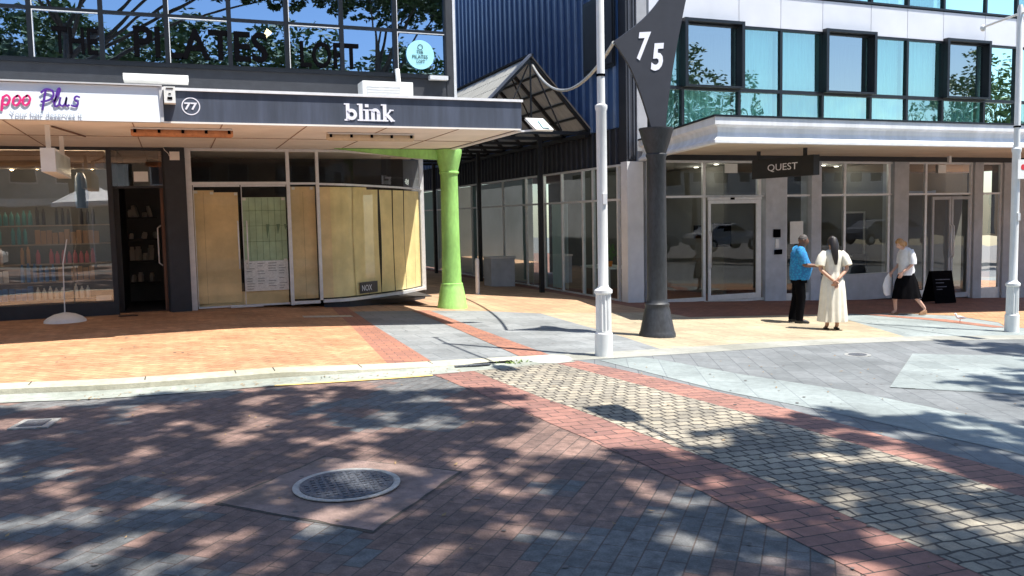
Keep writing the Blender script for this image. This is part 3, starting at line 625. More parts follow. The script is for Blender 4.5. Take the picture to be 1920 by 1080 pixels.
b.build('poster_lines', 'greenline', gp)
b = B(); crinkle(b,1.24,2.05,-1.30,-.72,YW+.085); np_ = b.build('newspaper', 'newsprint', sf)
b = B(); k_ = 0
for cx_ in (1.27,1.47,1.67,1.87):
    for zz in (-.76,-1.05):
        for r_ in range(5):
            if random.random() < .8: b.box(cx_,cx_+random.uniform(.08,.16),YW+.058,YW+.060,zz-.05*r_-.012,zz-.05*r_)
b.build('print', mat('grey_print',(.30,.31,.33),.8,.3,30), np_)
b = B(); crinkle(b,.37,2.05,-1.56,-1.30,YW+.14,amp=.03); b.build('brown_paper', 'kraft', sf)
b = B()
for x,z in ((.42,.60),(.70,.58),(1.13,.56),(2.2,.66),(2.55,.66),(1.28,.46),(2.0,.46),(1.28,-.72),(2.0,-.72)): b.box(x-.03,x+.03,YW+.052,YW+.054,z-.02,z+.03)
b.build('masking_tape', 'b_white', sf)
b = B()
for x0_,x1_ in ((.55,.553),(2.38,2.383)): b.box(x0_,x1_,YW+.070,YW+.071,-1.5,.6)
b.build('paper_creases', 'wood', sf)
# curved window strips
def cvp(t):
    n = len(CV)-1; u = t*n; i = min(int(u),n-1); f = u-i; return (CV[i][0]+(CV[i+1][0]-CV[i][0])*f, CV[i][1]+(CV[i+1][1]-CV[i][1])*f)
ts = [0.01,.13,.215,.34,.46,.57,.69,.80,.90,.985]
for i in range(len(ts)-1):
    b = B(); n = 6; off = .05+.012*(i%3); tl = random.uniform(-.012,.012) if i > 2 else 0; tr_ = random.uniform(-.012,.012) if i > 1 else 0
    for j_ in range(9):
        for k_ in range(n+1):
            tj = j_/8; t0 = ts[i]+tl*math.sin(tj*3); t1 = ts[i+1]+.003+tr_*math.sin(tj*2.5)-(.008 if i > 2 else 0)
            x, y = cvp(max(0,min(1,t0+(t1-t0)*k_/n))); b.v.append(Vector((x-.02, y+off+.012*mnoise.noise(Vector((x*4,tj*5,i))), -1.5+tj*(2.19-.04*(i>3)))))
    for j_ in range(8):
        for k_ in range(n): q = j_*(n+1)+k_; b.f.append((q,q+1,q+n+2,q+n+1))
    b.smooth = True; b.build('paper_strip', 'kraft' if i < 1 else 'kraft2', sf)
b = B(); x,y = cvp(.36); x2,y2 = cvp(.52); b.plate([(x,y+.03,-1.47),(x2,y2+.03,-1.47),(x2,y2+.03,-1.24),(x,y+.03,-1.24)],-.008); sb = b.build('small_sign', 'b_dark', sf)
text('sign_text', 'NOX', 'numwhite', sb, (x+.05,y+.04,-1.42), (x2-x,y2-y,0), .30, .12, th=.004)
# interior of papered shop: dark box
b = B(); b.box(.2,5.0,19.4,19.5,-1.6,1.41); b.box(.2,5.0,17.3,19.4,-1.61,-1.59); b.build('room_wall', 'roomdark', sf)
# ---- dark pier and left shop
pr = empty('shop_pier', (.12,16.9,-1.6), 'dark charcoal pier between the two shopfronts', 'pier')
B().box(-.10,.255,16.86,17.2,-1.6,1.412).build('pier', 'charcoal', pr)
al = empty('alarm_box', (.08,16.8,1.25), 'small beige alarm box high on the dark pier', 'box')
B().box(0.0,.17,16.78,16.858,1.18,1.33).build('case', 'soffit', al); B().tube([(-.1,16.83,1.41),(-.08,16.83,1.36),(-.02,16.83,1.30),(.0,16.83,1.25)], .006, 6).build('cable', 'soffit', al)
ls = empty('hair_shopfront', (-2,YW,-1.6), 'dark glass hair product shopfront with open doorway at the left', 'shopfront')
fr = B(); vbar(fr,-1.02,YW,-1.6,1.412,.085); vbar(fr,-.12,YW,-1.6,1.412,.04); fr.box(-6,-1.06,YW-.04,YW+.05,-1.6,-1.36); fr.box(-6,-.14,YW-.04,YW+.04,1.36,1.411); vbar(fr,-3.6,YW,-1.36,1.36,.06)
fr.build('frame', 'charcoal', ls)
gpane('window_pane',-3.57,-1.063,-1.36,1.36,'glassL',ls); gpane('window_pane',-6,-3.63,-1.36,1.36,'glassL',ls)
gpane('door_light',-.977,-.14,.72,1.36,'glassL',ls); fr = B(); fr.box(-.977,-.14,YW-.02,YW+.02,.68,.72); fr.build('transom','charcoal',ls)
# open door leaf (brown) seen edge-on inside
dl = B().box(-.20,-.145,YW+.1,YW+.95,-1.58,1.34).build('door', 'wood', ls)
B().tube([(-.21,YW+.25,-.75),(-.27,YW+.25,-.70),(-.27,YW+.25,-.05),(-.21,YW+.25,0)], .014, 8).build('handle', 'alu', dl)
dk = B(); dk.box(-1.0,-.9,17.3,19.9,-1.6,1.4); dk.box(-1.0,-.06,19.8,19.9,-1.6,1.4); dk.build('passage_wall', 'black', ls)
random.seed(31)
rk = thing(B().box(-.88,-.30,19.4,19.7,-1.2,-1.17).box(-.88,-.30,19.4,19.7,-.75,-.72).box(-.88,-.30,19.4,19.7,-.3,-.27).box(-.88,-.30,19.4,19.7,.15,.18).box(-.88,-.86,19.7,19.73,-1.59,.8).box(-.32,-.30,19.7,19.73,-1.59,.8), 'display_rack', 'black', 'black display rack seen through the open shop doorway', 'rack')
p0 = None
for z in (-1.17,-.72,-.27,.18):
    x = -.82
    while x < -.34:
        if random.random() < .8:
            if p0 is None: p0 = thing(B().box(-.04,.04,-.05,.05,0,.16).box(-.03,.03,-.04,.04,.161,.2), 'white_carton', 'white', 'small white carton on the black rack inside the open doorway', 'carton', 'cartons on the doorway rack'); o = p0
            else: o = p0.copy(); C.objects.link(o)
            o.location = (x,19.5+random.uniform(-.04,.04),z); o.rotation_euler = (0,random.uniform(-.3,.3) if random.random()<.4 else 0,random.uniform(-.6,.6)); o.scale = (random.uniform(.6,1.2),1,random.uniform(.5,1.6))
        x += random.uniform(.09,.16)
B().box(-.62,-.38,YW-.02,YW-.012,.80,.98).build('notice', 'white', ls)
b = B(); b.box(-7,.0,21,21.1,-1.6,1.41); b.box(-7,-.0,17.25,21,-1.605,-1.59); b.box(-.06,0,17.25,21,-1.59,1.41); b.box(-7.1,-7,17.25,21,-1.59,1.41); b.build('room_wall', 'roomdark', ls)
B().box(-6,-1.10,17.06,17.5,1.05,1.35).build('bulkhead', mat('bulkhead',(.30,.20,.13),.7,.2,3), ls)
for i, (x, z) in enumerate(((-2.68,1.10),(-2.27,1.12),(-1.70,1.13),(-1.36,1.12),(-3.2,1.10))):
    e = empty('spot_lamp', (x,17.9,z), 'small glowing warm spot lamp inside the hair shop window', 'lamp', 'glowing spot lamps inside the hair shop')
    B().sphere((x,17.9,z-.02), .035, 10, 6).build('bulb', 'bulb', e); B().tube([(x,17.9,z+.02),(x,17.9,z+.25)], .012, 6).build('stem', 'black', e)
    pl_ = bpy.data.lights.new('spot_glow','POINT'); pl_.energy = 3.5; pl_.color = (1,.75,.5); pl_.shadow_soft_size = .08; po = bpy.data.objects.new('spot_glow', pl_); C.objects.link(po); po.parent = e; po.location = (0,0,-.12)
# shelves + products
shelf_z = [-1.30,-.98,-.66,-.30,.05]
for si, z in enumerate(shelf_z):
    y = 17.35+.12*si
    thing(B().box(-3.5,-1.12,y,y+.3,z-.025,z), 'display_shelf', 'shelf', ['lowest','second lowest','middle','second highest','topmost'][si]+' product shelf in the hair shop window', 'shelf')
protos = {}
def product(kind, mt, label):
    b = B()
    if kind == 'bottle': b.lathe((0,0,0), [(.028,0),(.03,.01),(.03,.12),(.022,.15),(.012,.165),(.012,.19)], 10)
    elif kind == 'tall': b.lathe((0,0,0), [(.025,0),(.026,.01),(.026,.2),(.014,.22),(.014,.25)], 10)
    else: b.box(-.035,.035,-.03,.03,0,.17); b.box(-.033,.033,-.028,.028,.17,.185)
    o = b.build({'bottle':'shampoo_bottle','tall':'spray_bottle','carton':'product_carton'}[kind], mt, label=label, cat='bottle' if kind != 'carton' else 'carton', group='products on the hair shop shelves')
    return o
rowspec = [(0,'carton','b_blue','blue'),(0,'bottle','b_white','cream'),(1,'carton','b_white','cream'),(1,'tall','b_blue','blue'),(1,'carton','b_tan','tan'),(2,'tall','b_tan','tan'),(2,'bottle','b_pink','pink'),(3,'tall','b_teal','teal'),(3,'carton','b_tan','tan'),(4,'bottle','b_teal','teal'),(4,'tall','b_dark','black')]
from collections import defaultdict
per = defaultdict(list)
for s in rowspec: per[s[0]].append(s)
names = ['lowest','second lowest','middle','second highest','topmost']
for si in per:
    x = -3.42; segs = per[si]; wdt = (2.2)/len(segs)
    for kx, (s_, kind, mt, cn) in enumerate(segs):
        pr_ = None; x = -3.42+kx*wdt; xe = x+wdt-.1
        while x < xe:
            if random.random() < .13: x += .12; continue
            if pr_ is None: pr_ = product(kind, mt, f"{cn} {'carton' if kind=='carton' else 'bottle'} in a row on the {names[si]} shelf of the hair shop window"); o = pr_
            else: o = pr_.copy(); C.objects.link(o)
            o.location = (x, 17.42+.12*si+random.uniform(-.02,.03), shelf_z[si]); o.rotation_euler = (0,0,random.uniform(-.2,.2)); k9 = random.uniform(1.1,1.45); o.scale = (1.2,1.2,k9); x += .098
# window poster, flag base etc.
thing(B().box(-1.35,-1.1,17.02,17.03,-1.33,-1.24), 'window_sticker', 'white', 'small white sticker low in the corner of the hair shop window', 'sticker')
vs_ = B().tube([(-1.55,17.7,.35),(-1.55,17.7,.55),(-1.55,17.7,.9),(-1.55,17.7,1.0)], [.10,.12,.09,.05], 10); thing(vs_, 'blue_vase', 'b_blue', 'pale blue hanging bust shape inside the hair shop window', 'ornament')
fb = empty('flag_stand', (-1.78,16.2,-1.6), 'white domed stand base with a thin pole in front of the hair shop', 'stand')
B().lathe((-1.78,16.2,-1.6), [(.33,0),(.325,.03),(.27,.08),(.17,.13),(.06,.155),(.03,.16)], 28).build('base', 'white', fb)
B().tube([(-1.78,16.2,-1.45),(-1.76,16.2,-.6),(-1.68,16.2,-.2)], .010, 8).build('pole', 'alu', fb)
thing(B().box(-.98,-.66,16.55,16.72,-1.599,-1.592), 'floor_mat', 'black', 'small black mat on brick footpath at the hair shop door', 'mat')
# ------------------------------------------------------------------ RIGHT BUILDING
RY = 17.3; XW = 9.7
rb = empty('office_building', (13,RY,-2.1), 'office building with teal glass bands and pale grey panels over a white canopy', 'building')
B().box(XW-.02,10.10,RY-.05,RY+.25,-2.1,1.24).build('corner_pier', mat('white_render',(.70,.70,.72),.7,.05,5,stain=.12), rb)
B().box(9.96,10.22,RY-.04,RY+.30,1.241,9).build('corner_strip', mat('corner_grey',(.34,.35,.38),.6,.1,4,stain=.15), rb)
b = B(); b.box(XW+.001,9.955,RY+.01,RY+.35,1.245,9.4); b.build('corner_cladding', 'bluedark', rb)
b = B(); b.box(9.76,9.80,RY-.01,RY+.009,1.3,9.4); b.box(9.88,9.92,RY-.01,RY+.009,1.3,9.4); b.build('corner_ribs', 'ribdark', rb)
B().box(10.2,10.28,RY-.02,RY+.2,-2.1,1.3).build('corner_post', 'pier', rb)
UX = [10.28,11.17,12.752,13.975,15.253,16.80,18.023,19.278,20.804,21.989,23.3,24.6,26.1]
bays = {11.17,15.253,19.278}
for i in range(len(UX)-1):
    a, c = UX[i], UX[i+1]
    pn = B().box(a+.008,c-.008,RY-.03,RY+.1,4.47,5.22).build('panel', 'panel', rb)
    for (z0, z1, gm) in ((1.70,2.94,'glassR2'),(2.94,4.44,'glassR'),(5.25,6.5,'glassR')):
        bay = (z0 == 2.94 and a in bays); t = .035
        f = B(); y0, y1 = RY-.06, RY+.06
        f.box(a,a+t,y0,y1,z0,z1); f.box(c-t,c,y0,y1,z0,z1); f.box(a+t,c-t,y0+.002,y1-.002,z1-.035,z1); f.box(a+t,c-t,y0+.002,y1-.002,z0,z0+.05)
        if bay:
            f.box(a-.03,a+.05,RY-.22,y0-.002,z0+.02,z1+.08); f.box(c-.04,c+.04,RY-.22,y0-.002,z0+.02,z1+.08); f.box(a+.05,c-.04,RY-.218,y0-.002,z1+.01,z1+.078); f.box(a+.05,c-.04,RY-.218,y0-.002,z0+.022,z0+.07)
        fo = f.build('window', 'wframe', rb)
        tl = random.uniform(-.012,.012); tm = random.uniform(-.012,.012)
        B().add([(a+t,RY+.0+tl,z0+.04),(c-t,RY-tl,z0+.04),(c-t,RY-tl+tm,z1-.03),(a+t,RY+tl+tm,z1-.03)],[(0,1,2,3)]).build('pane', 'glassB' if bay else gm, fo)
        if not bay:
            cu = B(); n = 24
            for i_ in range(n+1):
                x = a+.06+(c-a-.12)*i_/n; y = RY+.22+.03*math.sin(i_*1.9+i); cu.v += [Vector((x,y,z0)), Vector((x,y,z1))]
            cu.f = [(2*k_,2*k_+2,2*k_+3,2*k_+1) for k_ in range(n)]; cu.smooth = True; cu.build('curtain', 'curtain' if z0 > 2 else 'curtain2', fo)
b = B(); b.box(10.28,26,RY+1.2,RY+1.3,1.7,6.5); b.box(10.28,26,RY+.12,RY+1.2,1.60,1.68); b.box(10.28,26,RY+.12,RY+1.2,4.5,4.6); b.build('room_wall', 'curtain2', rb)
B().box(10.28,26,RY-.02,RY+.14,4.445,4.468).build('head_strip', 'wframe', rb)
B().box(10.28,26,RY-.02,RY+.14,5.222,5.248).build('sill_strip', 'wframe', rb)
# west blue clad wall
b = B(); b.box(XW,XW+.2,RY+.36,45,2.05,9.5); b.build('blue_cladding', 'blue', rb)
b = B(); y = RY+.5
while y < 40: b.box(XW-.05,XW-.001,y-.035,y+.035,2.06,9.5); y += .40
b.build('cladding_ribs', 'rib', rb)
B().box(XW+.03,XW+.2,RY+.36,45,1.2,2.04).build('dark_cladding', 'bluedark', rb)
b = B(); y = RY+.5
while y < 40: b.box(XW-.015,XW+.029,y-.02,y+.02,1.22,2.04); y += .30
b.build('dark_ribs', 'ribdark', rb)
f = B().box(XW-.07,XW-.046,17.7,19.3,3.45,5.2).build('side_window', 'wframe', rb); B().box(XW-.085,XW-.071,17.8,19.2,3.55,5.1).build('pane', 'bluedark', f)
# passage shopfront (X = XW)
PY = [17.72,19.0,19.57,20.82,21.99,23.31,25.2,27.36,28.25,29.8,32.5,35.5,38.5]
fr = B(); 
for y in PY: fr.box(XW-.03,XW+.05,y-.03,y+.03,-2.1,1.2)
fr.box(XW-.028,XW+.048,17.6,40,.36,.41); fr.box(XW-.028,XW+.048,17.6,40,1.15,1.199); fr.box(XW-.029,XW+.049,17.6,40,-2.1,-1.96)
fr.build('passage_frame', 'alu', rb)
for i in range(len(PY)-1):
    B().add([(XW,PY[i]+.03,-1.96),(XW,PY[i+1]-.03,-1.96),(XW,PY[i+1]-.03,1.15),(XW,PY[i]+.03,1.15)],[(0,1,2,3)]).build('passage_pane', 'glassP', rb)
b = B(); b.box(XW+.18,XW+.2,23.3,40,-1.95,1.15); b.box(XW+.18,XW+.2,20.9,21.9,-1.95,.36); b.build('blind', 'curtain', rb)
B().box(5,10,40,40.2,-2.2,6).build('end_wall', 'roomgrey', rb)
# ground floor front
GZ = lambda x: zu(x)
piers = [(13.50,14.13,'taupe'),(14.90,15.20,'taupe'),(17.60,18.10,'taupe'),(20.48,20.80,'taupe'),(21.60,22.5,'taupe')]
piers[0] = (13.50,14.13,'pier'); piers[1] = (14.90,15.20,'pier')
for x0,x1,m_ in piers: B().box(x0,x1,RY-.10,RY+.3,GZ(x1)-.1,1.27).build('pier', m_, rb)
B().box(10.3,26,RY-.16,RY+.3,1.272,1.40).build('head_beam', 'black', rb)
def gbay(x0,x1,verts,base,door=None):
    fr = B(); zb = GZ(x0)-.05
    fr.box(x0,x1,RY-.03,RY+.04,.40,.45); fr.box(x0,x1,RY-.03,RY+.04,1.22,1.271)
    if base: fr.box(x0,x1,RY-.04,RY+.05,zb,base)
    for v in verts: fr.box(v-.035,v+.035,RY-.032,RY+.042,zb,1.271)
    fo = fr.build('shop_window', 'alu', rb)
    xs_ = [x0]+[v for v in verts if x0+.05 < v < x1-.05]+[x1]
    for i in range(len(xs_)-1):
        for z0, z1 in ((base or zb,.40),(.45,1.22)):
            t_ = random.uniform(-.006,.006)
            B().add([(xs_[i]+.03,RY+t_,z0),(xs_[i+1]-.03,RY-t_,z0),(xs_[i+1]-.03,RY-t_,z1),(xs_[i]+.03,RY+t_,z1)],[(0,1,2,3)]).build('pane', 'glassG', fo)
gbay(10.28,11.78,[10.31,11.77],-1.98)
gbay(11.80,13.50,[13.38],-2.08)
gbay(14.13,14.90,[14.16],-2.02)
gbay(15.20,17.60,[15.23,16.02,17.5],-1.62)
B().box(15.24,17.56,RY-.09,RY+.2,-2.3,-1.625).build('plinth', 'taupe', rb)
gbay(18.10,18.80,[18.13,18.78],-2.15)
gbay(18.82,20.48,[20.44],None)
gbay(20.80,21.60,[20.83,21.57],-2.2)
# doors
def door(x0,x1,zt,m_,hside):
    z0 = GZ(x0)+.02; f = B(); t = .07
    f.box(x0,x0+t,RY-.065,RY-.034,z0,zt); f.box(x1-t,x1,RY-.065,RY-.034,z0,zt); f.box(x0+t,x1-t,RY-.064,RY-.035,zt-.08,zt); f.box(x0+t,x1-t,RY-.064,RY-.035,z0,z0+.13)
    fo = f.build('door', m_, rb); 
    hx = x0+t/2 if hside < 0 else x1-t/2
    B().tube([(hx,RY-.07,-1.3),(hx,RY-.12,-1.25),(hx,RY-.12,-.45),(hx,RY-.07,-.4)], .015, 8).build('handle', 'alu', fo)
door(18.98,19.66,.35,'taupe',1); door(19.68,20.36,.35,'taupe',-1)
door(11.86,13.32,.33,'alu',-1)
B().box(11.82,13.36,RY-.12,RY-.066,.335,.40).build('door_track', 'alu', rb)
B().box(12.45,12.55,RY-.15,RY-.121,.34,.39).build('door_sensor', 'ink', rb)
# intercom and poster on pier
ic = empty('intercom', (13.85,17.18,-.6), 'black intercom panel and keypad on the pale pier by the sliding door', 'intercom')
B().box(13.72,13.92,17.165,17.198,-.60,-.40).build('screen', 'ink', ic); B().box(13.78,13.88,17.17,17.198,-.86,-.64).build('plate', 'alu', ic); B().box(13.75,13.97,17.165,17.198,-1.02,-.90).build('keypad', 'ink', ic)
thing(B().box(14.28,14.68,RY-.05,RY-.035,-.78,-.22), 'window_poster', 'white', 'blank pale poster on the narrow window left of the man', 'poster')
for x0,x1,nm in ((12.34,12.70,'small white notice in the fanlight above the sliding door'),(19.18,19.46,'small white notice in the fanlight above the double door')):
    thing(B().box(x0,x1,RY-.05,RY-.035,.98,1.20), 'notice', 'white', nm, 'notice')
# lobby interior
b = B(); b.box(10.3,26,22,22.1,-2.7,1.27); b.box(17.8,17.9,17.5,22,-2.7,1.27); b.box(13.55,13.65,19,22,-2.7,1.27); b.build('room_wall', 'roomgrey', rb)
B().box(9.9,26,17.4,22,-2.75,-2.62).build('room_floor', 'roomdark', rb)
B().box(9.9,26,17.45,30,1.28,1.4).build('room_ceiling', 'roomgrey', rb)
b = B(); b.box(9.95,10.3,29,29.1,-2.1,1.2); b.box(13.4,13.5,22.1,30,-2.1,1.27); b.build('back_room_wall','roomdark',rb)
for i, (x,y) in enumerate(((10.9,18.5),(11.4,19.3),(12.9,18.4),(13.1,19.6),(15.9,18.3),(16.5,18.6),(17.3,19.0),(19.2,19.4),(10.4,20.6),(10.5,22.3))):
    e = empty('downlight', (x,y,1.27), 'small round glowing downlight in the lobby ceiling', 'light', 'downlights in the lobby ceiling')
    B().lathe((x,y,1.255), [(.055,0),(.055,.008)], 14).build('lens', 'down', e); B().lathe((x,y,1.262), [(.075,0),(.075,.015)], 14).build('trim', 'white', e)
    pl_ = bpy.data.lights.new('downlight_glow','POINT'); pl_.energy = 3.5; pl_.color = (1,.94,.82); pl_.shadow_soft_size = .12; po = bpy.data.objects.new('downlight_glow', pl_); C.objects.link(po); po.parent = e; po.location = (0,0,-.15)
def framed(x0,x1,z0,z1,y,label,inner='roomdark'):
    e = empty('picture', ((x0+x1)/2,y,z0), label, 'picture')
    b = B(); t=.05; b.box(x0,x0+t,y-.04,y,z0,z1); b.box(x1-t,x1,y-.04,y,z0,z1); b.box(x0+t,x1-t,y-.039,y-.001,z1-t,z1); b.box(x0+t,x1-t,y-.039,y-.001,z0,z0+t); b.build('frame','white',e)
    B().box(x0+t,x1-t,y-.02,y-.002,z0+t,z1-t).build('picture_panel', inner, e)
framed(17.0,17.75,-1.25,.0,18.4,'large white framed mirror in the window behind the standing woman')
framed(19.35,19.75,-.85,.15,18.9,'narrow framed picture in the window behind the walking woman','b_white')
for x,y,z,wd_,h_,lb_ in ((13.75,18.9,-.62,.34,.34,'small black monitor on the lobby wall'),(14.3,18.7,-.85,.55,.62,'large black monitor on the lobby wall')):
    e = empty('monitor', (x-.9,y,z), lb_, 'monitor'); B().box(x-1.0-wd_/2,x-1.0+wd_/2,y,y+.05,z,z+h_).build('screen','ink',e); B().box(x-1.02,x-.98,y+.05,y+.25,z+.1,z+.2).build('bracket','black',e)
so_ = empty('sofa', (16.4,18.1,-2.2), 'dark sofa inside the window beside the standing woman', 'sofa')
B().box(15.5,17.3,17.9,18.6,-2.2,-1.35).build('seat','b_dark',so_); B().box(15.5,17.3,18.61,18.8,-2.2,-.95).build('backrest','b_dark',so_)
for x in (15.4,17.31): B().box(x,x+.09,17.9,18.8,-2.2,-1.15).build('armrest','b_dark',so_)
# furniture visible in passage windows
tb_ = empty('lobby_table', (10.6,19.9,-1.98), 'low white table with a plant inside the passage window', 'table')
B().box(10.2,11.0,19.2,20.8,-1.35,-1.30).build('top','white',tb_)
for x,y in ((10.25,19.25),(10.95,19.25),(10.25,20.75),(10.95,20.75)): B().box(x-.025,x+.025,y-.025,y+.025,-2.0,-1.351).build('leg','white',tb_)
pt = empty('pot_plant', (10.5,19.7,-1.3), 'small green pot plant on the table behind the passage window', 'plant')
B().lathe((10.5,19.7,-1.3), [(.07,0),(.09,.14)], 14).build('pot','orangeb',pt)
b = B()
for i in range(60):
    a=random.uniform(0,6.28); r=random.uniform(.03,.2); z=random.uniform(-1.15,-.8); x=10.5+r*math.cos(a); y=19.7+r*math.sin(a); b.add([(x,y,z),(x+.05,y+.03,z+.03),(x+.02,y,z+.11)],[(0,1,2)])
b.build('foliage', mat('houseplant',(.12,.28,.06),.6,.3), pt)
# canopy
cn = empty('office_canopy', (9,12.7,1.25), 'long white stepped canopy along the front of the office building', 'canopy')
CYf = 12.7
def fas(name, pr_, m_):   # extrude a fascia profile (depth d behind front line, z) along the return and front, mitred
    path = [(9.95,17.2),(8.88,CYf),(30,CYf)]; b = B(); n = len(pr_)
    offs = []
    d1 = Vector((-1.07,-4.5)).normalized(); d2 = Vector((1,0)); n1 = Vector((-d1.y,d1.x)); n2 = Vector((0,1))
    mit = (n1+n2).normalized(); ml = 1/mit.dot(n2)
    ns = [n1, mit*ml, n2]
    for p, q in zip(path, ns):
        for d, z in pr_: b.v.append(Vector((p[0]+q.x*d, p[1]+q.y*d, z)))
    for k_ in range(2):
        for j_ in range(n): b.f.append((k_*n+j_, k_*n+(j_+1)%n, (k_+1)*n+(j_+1)%n, (k_+1)*n+j_))
    b.f += [tuple(range(n)), tuple(range(2*n,3*n))]
    return b.build(name, m_, cn)
fas('fascia', [(0,1.25),(0,1.30),(.07,1.36),(.10,1.44),(.08,1.53),(.0,1.57),(0,1.70),(.16,1.70),(.16,1.25)], 'canopywhite')
fas('top_flashing', [(-.02,1.702),(-.02,1.735),(.3,1.735),(.3,1.702)], 'wframe')
b = B(); b.add([(9.05,CYf+.161,1.29),(30,CYf+.161,1.29),(30,17.13,1.395),(10.02,17.13,1.395)],[(0,1,2,3)]); b.add([(9.05,CYf+.161,1.68),(30,CYf+.161,1.68),(30,17.23,1.68),(10.0,17.2,1.68)],[(0,1,2,3)]); b.build('soffit', mat('beige_soffit',(.55,.47,.38),.8,.06,3,stain=.12), cn)
b = B()
for x in (11.6,14.3,17,19.7,22.4): b.add([(x,CYf+.2,1.284),(x+.012,CYf+.2,1.284),(x+.012,17.1,1.387),(x,17.1,1.387)],[(0,1,2,3)])
b.build('soffit_joints', 'roomgrey', cn)
# hanging hotel sign
qs = empty('hanging_sign', (12.1,14.8,1.3), 'black hanging sign reading QUEST under the white canopy', 'sign')
B().add([(11.98,15.75,.756),(12.12,13.95,.756),(12.28,13.96,.756),(12.14,15.76,.756),(11.98,15.75,1.165),(12.12,13.95,1.165),(12.28,13.96,1.165),(12.14,15.76,1.165)],[(0,1,2,3),(4,5,6,7),(0,1,5,4),(1,2,6,5),(2,3,7,6),(3,0,4,7)]).build('board','black',qs)
dq = Vector((.14,-1.8,0)).normalized()
text('lettering','QUEST','numwhite',qs,(11.985+.14*.27,15.75-1.8*.27,.875),dq,.88,.17,th=.01,weight=.004)
for t_ in (.04,.8): B().box(12.06+.14*t_-.03,12.06+.14*t_+.03,15.7-1.8*t_-.03,15.7-1.8*t_+.03,1.166,1.37).build('hanger','black',qs)
b_ = B().box(18.6,18.68,16.4,16.46,1.2,1.37); thing(b_, 'camera_bracket', 'alu', 'small grey bracket under the canopy near the double door', 'bracket')
# ------------------------------------------------------------------ passage roof
pr_ = empty('passage_roof', (8.1,22,2.0), 'steel gabled roof with corrugated sheets over the passage', 'canopy roof')
GX, GZt, GZb, GY0, GY1, xl, xr = 8.1, 3.80, 2.1, 19.07, 31., 6.35, 9.66
def slope(name, x0, x1, m_):
    b = B(); n = int((GY1-GY0)/.08)
    for i in range(n+1):
        y = GY0-.12+(GY1-GY0)*i/n; dz = .012*(i%2); b.v += [Vector((GX,y,GZt+.03+dz)), Vector((x1,y,GZb+.03+dz))]
    b.f = [(2*i,2*i+2,2*i+3,2*i+1) for i in range(n)]
    return b.build(name, m_, pr_)
slope('roof_sheet', GX, xl, 'polycarb'); slope('roof_sheet', GX, xr, 'polycarb')
b = B()
for i in range(9):
    y = GY0+i*1.45
    b.bar((GX,y,GZt-.02),(xl,y,GZb-.02),.07,.09,(0,1,0)); b.bar((GX,y,GZt-.02),(xr,y,GZb-.02),.07,.09,(0,1,0)); b.bar((xl,y,GZb-.05),(xr,y,GZb-.05),.05,.08)
    if i == 0: b.bar((GX,y,GZt),(GX,y,GZb),.035,.035)
    b.bar((GX-.02,y,GZt-.1),(7.3,y,GZb),.03,.03); b.bar((GX+.02,y,GZt-.1),(8.9,y,GZb),.03,.03)
b.build('rafters', 'black', pr_)
b = B()
for t in (.2,.4,.6,.8,.98):
    for xe in (xl,xr): x = GX+(xe-GX)*t; z = GZt+(GZb-GZt)*t-.0; b.bar((x,GY0,z-.005),(x,GY1,z-.005),.045,.05)
b.bar((GX,GY0-.1,GZt+.06),(GX,GY1,GZt+.06),.10,.05); b.build('purlins', 'black', pr_)
b = B(); b.bar((GX-.05,GY0-.13,GZt+.05),(xl,GY0-.13,GZb+.05),.05,.13,(0,1,0)); b.build('barge_flashing', 'fascia', pr_)
b = B(); b.box(xl-.06,xl+.04,GY0,GY1,GZb-.14,GZb-.06); b.box(xr-.12,xr-.02,GY0,GY1,GZb-.15,GZb-.05); b.build('eave_beam','black',pr_)
for x, y in ((8.93,20.5),(8.93,25.3),(8.93,30.2)):
    B().box(x-.055,x+.055,y-.055,y+.055,zu(x),GZb-.05).build('post','black',pr_)
# cable to the sail
cb = B(); pts=[]
a = Vector((8.1,18.95,3.62)); c = Vector((6.19,11.4,2.56))
for i in range(21): t=i/20; p=a.lerp(c,t); p.z -= .72*4*t*(1-t)*.9; pts.append(p)
thing(cb.tube(pts,.028,8), 'cable', 'ringm', 'thick sagging grey cable from the passage roof peak to the black sail sign', 'cable')
# floodlight on awning corner
fl = empty('floodlight', (5.5,13,1.5), 'white tilted floodlight panel at the end of the grey awning', 'floodlight')
B().plate([(5.40,12.95,1.62),(5.72,12.97,1.62),(5.86,12.86,1.43),(5.54,12.84,1.43)], -.05).build('head','white',fl)
B().plate([(5.60,12.93,1.60),(5.72,12.94,1.60),(5.80,12.85,1.46),(5.66,12.85,1.46)], .004).build('lens','sticker',fl)
B().bar((5.25,13.0,1.40),(5.6,12.97,1.43),.04,.03).build('arm','trim',fl)
# bin, bollard
bn = empty('litter_bin', (8.8,23.4,-1.95), 'grey square litter bin beside the passage windows', 'bin')
B().box(8.42,9.15,22.95,23.55,-1.97,-1.15).build('body','pier',bn); B().box(8.40,9.17,22.93,23.57,-1.149,-1.10).build('lid','alu',bn)
bo = empty('bollard', (7.0,20.1,-1.88), 'slim steel bollard in the passage behind the green column', 'bollard')
B().lathe((7.0,20.1,-1.89), [(.055,0),(.055,.86),(.045,.90),(.02,.915)], 18).build('shaft','alu',bo); B().lathe((7.0,20.1,-1.88), [(.09,0),(.09,.012)], 18).build('base_plate','ringm',bo)
